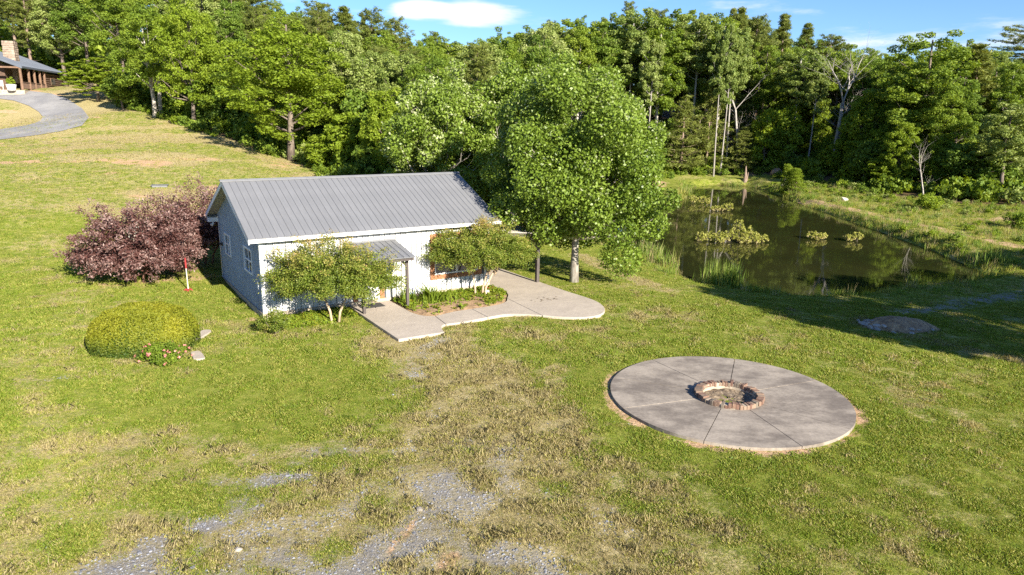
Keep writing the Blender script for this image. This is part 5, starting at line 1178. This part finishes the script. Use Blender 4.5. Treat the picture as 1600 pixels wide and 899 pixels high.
def myrtle(p, rx, ry, z0, z1, seed, label, feet, tops, n=64000, rz=0, size=.072):
    e = empty('crape_myrtle', (p[0], p[1], H1(p[0], p[1])), rz, label=label, cat='small tree')
    zc = z0+(z1-z0)*.38; V, T, mid = spray_leaves((0, 0, zc), rx, ry, z0, z1, 330, n, size, .5, seed, .5, .5, -.55, .16, .33); cl = np.c_[mid, np.full((len(mid), 3), .2)][::2]
    link('trunk', multi_trunk('bark_tan', feet, tops, .045, seed, cl), e); link('crown', quads_mesh('crown', V, T, M['leaf_myrtle']), e)
myrtle(onz(523, 503, -.2), 2.4, 1.75, .62, 3.2, 3, 'crape myrtle with V-shaped trunks before the left part of the front wall', [(-.08, 0), (.12, .03)], [(-.45, .1, 1.2), (.55, 0, 1.2)])
myrtle(onz(748, 462, -.12), 2.25, 1.5, 1.0, 3.3, 8, 'crape myrtle in the planting bed before the wood-framed window', [(-.12, 0), (.12, .05), (.2, .1)], [(-.3, .1, 1.3), (.4, 0, 1.3), (.65, .2, 1.2)])
def purple(px, py, rx, ry, z1, seed, label, n=36000, skirt=.1):
    p = onz(px, py, -.1); e = empty('purple_shrub', (p[0], p[1], H1(p[0], p[1])), label=label, cat='shrub')
    zc = skirt+(z1-skirt)*.35; V, T, mid = spray_leaves((0, 0, zc), rx, ry, skirt, z1*1.08, 300, n, .12, .42, seed, .3, .9, -.6, .17, .1); V[:, 2] = np.maximum(V[:, 2], .02); cl = np.c_[mid, np.full((len(mid), 3), .2)][::3]  # highlights put into the tint: leaf tips pale, inner leaves left dark
    link('trunk', multi_trunk('bark_red', [(-.3, 0), (0, 0), (.25, .1)], [(-.9, .1, 1.2), (.1, .2, 1.4), (.8, .1, 1.2)], .05, seed, cl), e); link('crown', quads_mesh('crown', V, T, M['leaf_red']), e)
purple(212, 446, 2.75, 1.9, 3.45, 4, 'biggest purple-leaved shrub, leftmost of the three beside the building')
purple(280, 431, 1.5, 1.5, 3.35, 9, 'middle purple-leaved shrub, behind the thin red and white pole', 17000, .6)
p_ = atY(308, 370, 38); purple(322, 421, 1.45, 1.8, 3.75, 14, 'rear purple-leaved shrub, right behind the left end of the building', 17000)
# clipped hedge mound
p = onz(228, 541, -.18); hd = empty('clipped_shrub', (p[0], p[1], H1(p[0], p[1])), .05, label='wide clipped yellow-green shrub, flat domed, on the lawn left of the building', cat='shrub')
r_ = R(21); n = 46000; u = r_.uniform(-1, 1, n); v = r_.uniform(-1, 1, n); th = r_.uniform(0, 2*pi, n); ph = np.where(r_.rand(n) < .35, r_.uniform(0, .5, n)**1.0, np.arccos(r_.uniform(0, 1, n)))
def superq(th, ph, ax, ay, az, e=.62):
    f = lambda w, m_: np.sign(w)*np.abs(w)**m_
    return np.c_[ax*f(np.sin(ph), e)*f(np.cos(th), .8), ay*f(np.sin(ph), e)*f(np.sin(th), .8), az*f(np.cos(ph), .62)]
Pq = superq(th, ph, 1.54, 1.24, 1.32); bump_ = .055*(fbm(Pq[:, 0]*3+7, Pq[:, 1]*3+Pq[:, 2]*2, 5, 3)-.5)*2
Nq = unit(Pq/np.array([1.62**2, 1.3**2, 1.2])); Pq = Pq*(1+bump_[:, None])+Nq*r_.uniform(-.07, .02, n)[:, None]
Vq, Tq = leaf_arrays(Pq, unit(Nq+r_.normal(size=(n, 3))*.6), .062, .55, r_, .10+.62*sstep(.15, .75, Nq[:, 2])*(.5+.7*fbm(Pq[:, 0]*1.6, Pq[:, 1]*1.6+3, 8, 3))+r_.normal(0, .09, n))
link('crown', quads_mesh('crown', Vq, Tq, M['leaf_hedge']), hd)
ths, phs = np.meshgrid(np.linspace(0, 2*pi, 28, endpoint=False), np.linspace(.02, pi/2, 8)); Pc = superq(ths.ravel(), phs.ravel(), 1.43, 1.13, 1.2)
mb = MB(); mb.add(Pc, [(r*28+k, r*28+(k+1) % 28, (r+1)*28+(k+1) % 28, (r+1)*28+k) for r in range(7) for k in range(28)]); mb.add([(0, 0, 1.2)]+[tuple(q) for q in Pc[:28]], [(0, 1+k, 1+(k+1) % 28) for k in range(28)]); mb.build('twig_core', M['leaf_dark'], hd)
def small_bush(px, py, name, rx, ry, rz, mat, seed, label, n=4000, size=.06, flowers=None, nf=0, z=-.18):
    p = onz(px, py, z); e = empty(name, (p[0], p[1], H1(p[0], p[1])), label=label, cat='shrub'); cl = envelope_clumps(26, rx*.8, rz/2, .02, seed, (.2, .34), ry=ry*.8)
    V, T = crown_leaves(cl, n, size, .55, seed, .3, .9, shell=.3, tip=.5); V[:, 2] = np.maximum(V[:, 2], .01); link('foliage', quads_mesh('foliage', V, T, M[mat]), e)
    mb = MB(); rr_ = random.Random(seed)
    for k in range(7): a = rr_.uniform(0, 6.3); mb.tube([(0, 0, -.1), (.6*rx*cos(a), .6*ry*sin(a), rz*.7)], [.014, .005], 4, False)
    mb.build('stem', M['bark'], e)
    if nf:
        r2 = R(seed+1); d = unit(r2.normal(size=(nf, 3))*[1, 1, .6]+[0, -.5, .5]); Cc = d*np.array([rx, ry, rz*.55])*1.0+[0, 0, rz*.5]
        for c in Cc:
            q = c+r2.normal(0, .018, (9, 3)); Vf, Tf = leaf_arrays(q, unit(d[0]+r2.normal(size=(9, 3))*.8+[0, -.3, .5]), .055, .9, r2, r2.uniform(.1, .9, 9)); link('flower', quads_mesh('flower', Vf, Tf, M[flowers]), e)
small_bush(258, 566, 'rose_bush', .85, .5, .62, 'leaf_green', 5, 'low bush with pink flowers in front of the clipped yellow-green shrub', 5200, .065, 'petal_pink', 26)
small_bush(430, 520, 'reddish_shrub', .72, .6, .85, 'leaf_myrtle', 6, 'small reddish-tipped shrub at the front left corner of the building', 3600, .055)
small_bush(1452, 325, 'round_shrub', 1.5, 1.3, 1.5, 'leaf_bright', 15, 'round bright green shrub on the far side of the dam', 3000, .16, z=-.4)
small_bush(1592, 356, 'round_shrub', 1.3, 1.1, 1.3, 'leaf_green', 16, 'green shrub at the right edge beside the bare red earth', 2600, .15, z=-.4)
def strap(name, x, y, z, n, h, w, spread, seed, mat, label, cat='plant', lean=.5, parent_tag=True):
    e = empty(name, (x, y, z), label=label, cat=cat); link('leaves', tuft('leaves', mat, n, h, w, spread, seed, lean), e); return e
x, y = hw(6.05, -1.15); strap('daylily_clump', x, y, -.1, 170, .66, .030, .17, 31, 'grass_green', 'big clump of arching strap leaves in the bed right of the porch post', lean=.8)
x, y = hw(6.55, -1.25); strap('daylily_clump', x, y, -.1, 90, .55, .030, .15, 32, 'grass_green', 'smaller clump of strap leaves merging with the right side of the big clump', lean=.8)
x, y = hw(5.35, -.62); e = strap('iris_clump', x, y, -.1, 70, .62, .025, .17, 33, 'leaf_dark', 'blue-grey spiky clump against the white wall beside the right porch post', lean=.25)
r3 = R(3); q = np.c_[r3.normal(.25, .12, 40), r3.normal(-.1, .08, 40), r3.uniform(.35, .6, 40)]; Vf, Tf = leaf_arrays(q, unit(r3.normal(size=(40, 3))), .06, .8, r3, r3.rand(40)); link('flower', quads_mesh('flower', Vf, Tf, M['petal_blue']), e)
# ground cover in the bed and round the myrtle
pts = []; 
for k in range(1500):
    lx, ly = rs.uniform(4.9, 9.5), rs.uniform(-2.75, -.12)
    if sdist(bedp, np.array([lx]), np.array([ly]))[0] < -.06 and rs.rand() < .10+.42*sstep(-2.0, -1.0, ly)+.25*(lx > 8.0): pts.append(hw(lx, ly))
for k in range(900):
    lx, ly = rs.uniform(.2, 3.0), rs.uniform(-1.7, -.1)
    if rs.rand() < .75 and ly > -1.0-.8*abs(math.sin(lx*1.2)): pts.append(hw(lx, ly))
pts = np.array(pts); n = len(pts); hg = height(pts[:, 0], pts[:, 1]); lx = (pts-HO)@hx
zz = np.where(lx > 4.8, -.12, hg)
gc = [bush_mesh('c', mm, .13, .07, 34, .07, 50+i, 4, .8) for i, mm in enumerate(('leaf_bright', 'leaf_hedge', 'leaf_green'))]
scatter('ground_cover', np.c_[pts, zz], rs.uniform(0, 6.28, n), rs.uniform(.6, 1.3, n), rs.choice(3, n, p=[.4, .3, .3]), gc, 'leafy ground cover in the bed and along the front wall')
# pale duff and a few weeds inside the fire pit
strap('pit_weed', PCX+.12, PCY-.42, STOP-.08, 26, .10, .03, .05, 41, 'grass_green', 'small green weed growing inside the fire pit', lean=1.0)
# cattails and islands in the pond
def cattail(px, py, n, h, seed, label, w=.03, sp=.5):
    p = onz(px, py, WATER); strap('cattail_clump', float(p[0]), float(p[1]), WATER-.05, n, h, w, sp, seed, 'reed', label, lean=.18)
cattail(1118, 446, 110, 1.35, 51, 'tall green cattail clump at the near pond edge, left half', sp=.32); cattail(1143, 449, 100, 1.3, 52, 'tall green cattail clump at the near pond edge, right half', sp=.28)
cattail(1545, 418, 120, 1.3, 53, 'blue-green cattails at the right corner of the pond by the dam', sp=.5)
def island(px, py, parts_, seed, label, name='pond_shrub'):
    p = onz(px, py, WATER); e = empty(name, (p[0], p[1], WATER), label=label, cat='shrub'); allV = []; allT = []; mb = MB(); rr_ = random.Random(seed)
    cl = []
    for (ox, oy, rx, rz) in parts_:
        c = envelope_clumps(26, rx*.9, rz/2, .0, seed+int(ox*10), (.14, .26)); c[:, 0] += ox; c[:, 1] += oy; cl.append(c)
        for k in range(4): a = rr_.uniform(0, 6.3); mb.tube([(ox, oy, -.3), (ox+.6*rx*cos(a), oy+.6*rx*sin(a), rz*.8)], [.02, .006], 4, False)
    cl = np.concatenate(cl); V, T = crown_leaves(cl, 700*len(parts_)+800, .09, .6, seed, .4, .9, shell=.3, tip=.5); T = T+.25*(V[:, 2] < .25); V[:, 2] = np.maximum(V[:, 2], .01)
    link('foliage', quads_mesh('foliage', V, T, M['leaf_water']), e); mb.build('stem', M['bark'], e)
island(1145, 378, [(-2.2, 0, .5, .65), (-1.6, .1, .6, .7), (-.9, -.1, .55, .8), (-.3, 0, .55, .9), (.35, .1, .65, 1.7), (.85, -.1, .6, 1.2), (1.4, 0, .6, .75), (2.0, .0, .5, .55), (-1.0, -.5, .5, .4), (.6, -.5, .6, .5), (1.4, -.4, .5, .4)], 61, 'largest shrubby island standing in the middle of the pond')
island(1278, 374, [(-.3, 0, .5, .6), (.3, .1, .5, .5), (0, -.2, .4, .4)], 62, 'small pinkish shrub island right of the largest one in the pond')
island(1330, 377, [(-.2, 0, .4, .5), (.35, 0, .45, .75)], 63, 'small green shrub island nearest the dam in the pond')
island(1126, 330, [(-.6, 0, .5, .5), (0, .1, .5, .5), (.6, 0, .6, .8)], 64, 'small shrub island in the far part of the pond')
island(1105, 321, [(0, 0, .4, .8)], 65, 'single leafy clump in the water left of the far small island')
island(1090, 318, [(-.5, 0, .6, .9), (.4, 0, .5, .8)], 66, 'leafy clump at the tip of the far left bank of the pond')
# dead stump in the water and pale driftwood on the dam end
p = onz(1163, 290, WATER); e = empty('dead_stump', (p[0], p[1], WATER), label='reddish broken stump standing in the water at the far end of the pond', cat='stump')
mb = MB(); mb.tube([(0, 0, -.5), (0, 0, .3), (.05, 0, 1.2), (.0, 0, 2.4)], [.4, .28, .18, .05], 8); mb.tube([(-.35, 0, -.4), (-.2, 0, .4), (-.1, 0, 1.0)], [.16, .1, .04], 6); mb.tube([(.3, .1, -.4), (.25, 0, .6), (.35, 0, 1.6)], [.14, .1, .03], 6); mb.build('trunk', M['bark_pine'], e, smooth=True)
p = hit(1226, 291); e = empty('driftwood', (p[0], p[1], p[2]), label='bleached pale root stump on the far end of the dam', cat='stump')
mb = MB(); mb.tube([(0, 0, -.1), (.05, 0, .5), (-.05, 0, 1.2)], [.3, .2, .1], 7); mb.tube([(.1, 0, .3), (.3, 0, .9)], [.12, .04], 5); mb.tube([(-.4, 0, .05), (0, 0, .15), (.5, .1, .05)], [.1, .2, .08], 6); mb.build('trunk', M['bark_white'], e, smooth=True)
# foliage of the porch planter
e = empty('potted_bush', on_far(-.35, 1.15, .66), label='bushy green plant growing in the white tub by the log house', cat='plant')
cl = envelope_clumps(12, .45, .4, 0, 7, (.3, .45)); V, T = crown_leaves(cl, 700, .12, .6, 7, .4, .9); link('foliage', quads_mesh('foliage', V, T, M['leaf_bright']), e)
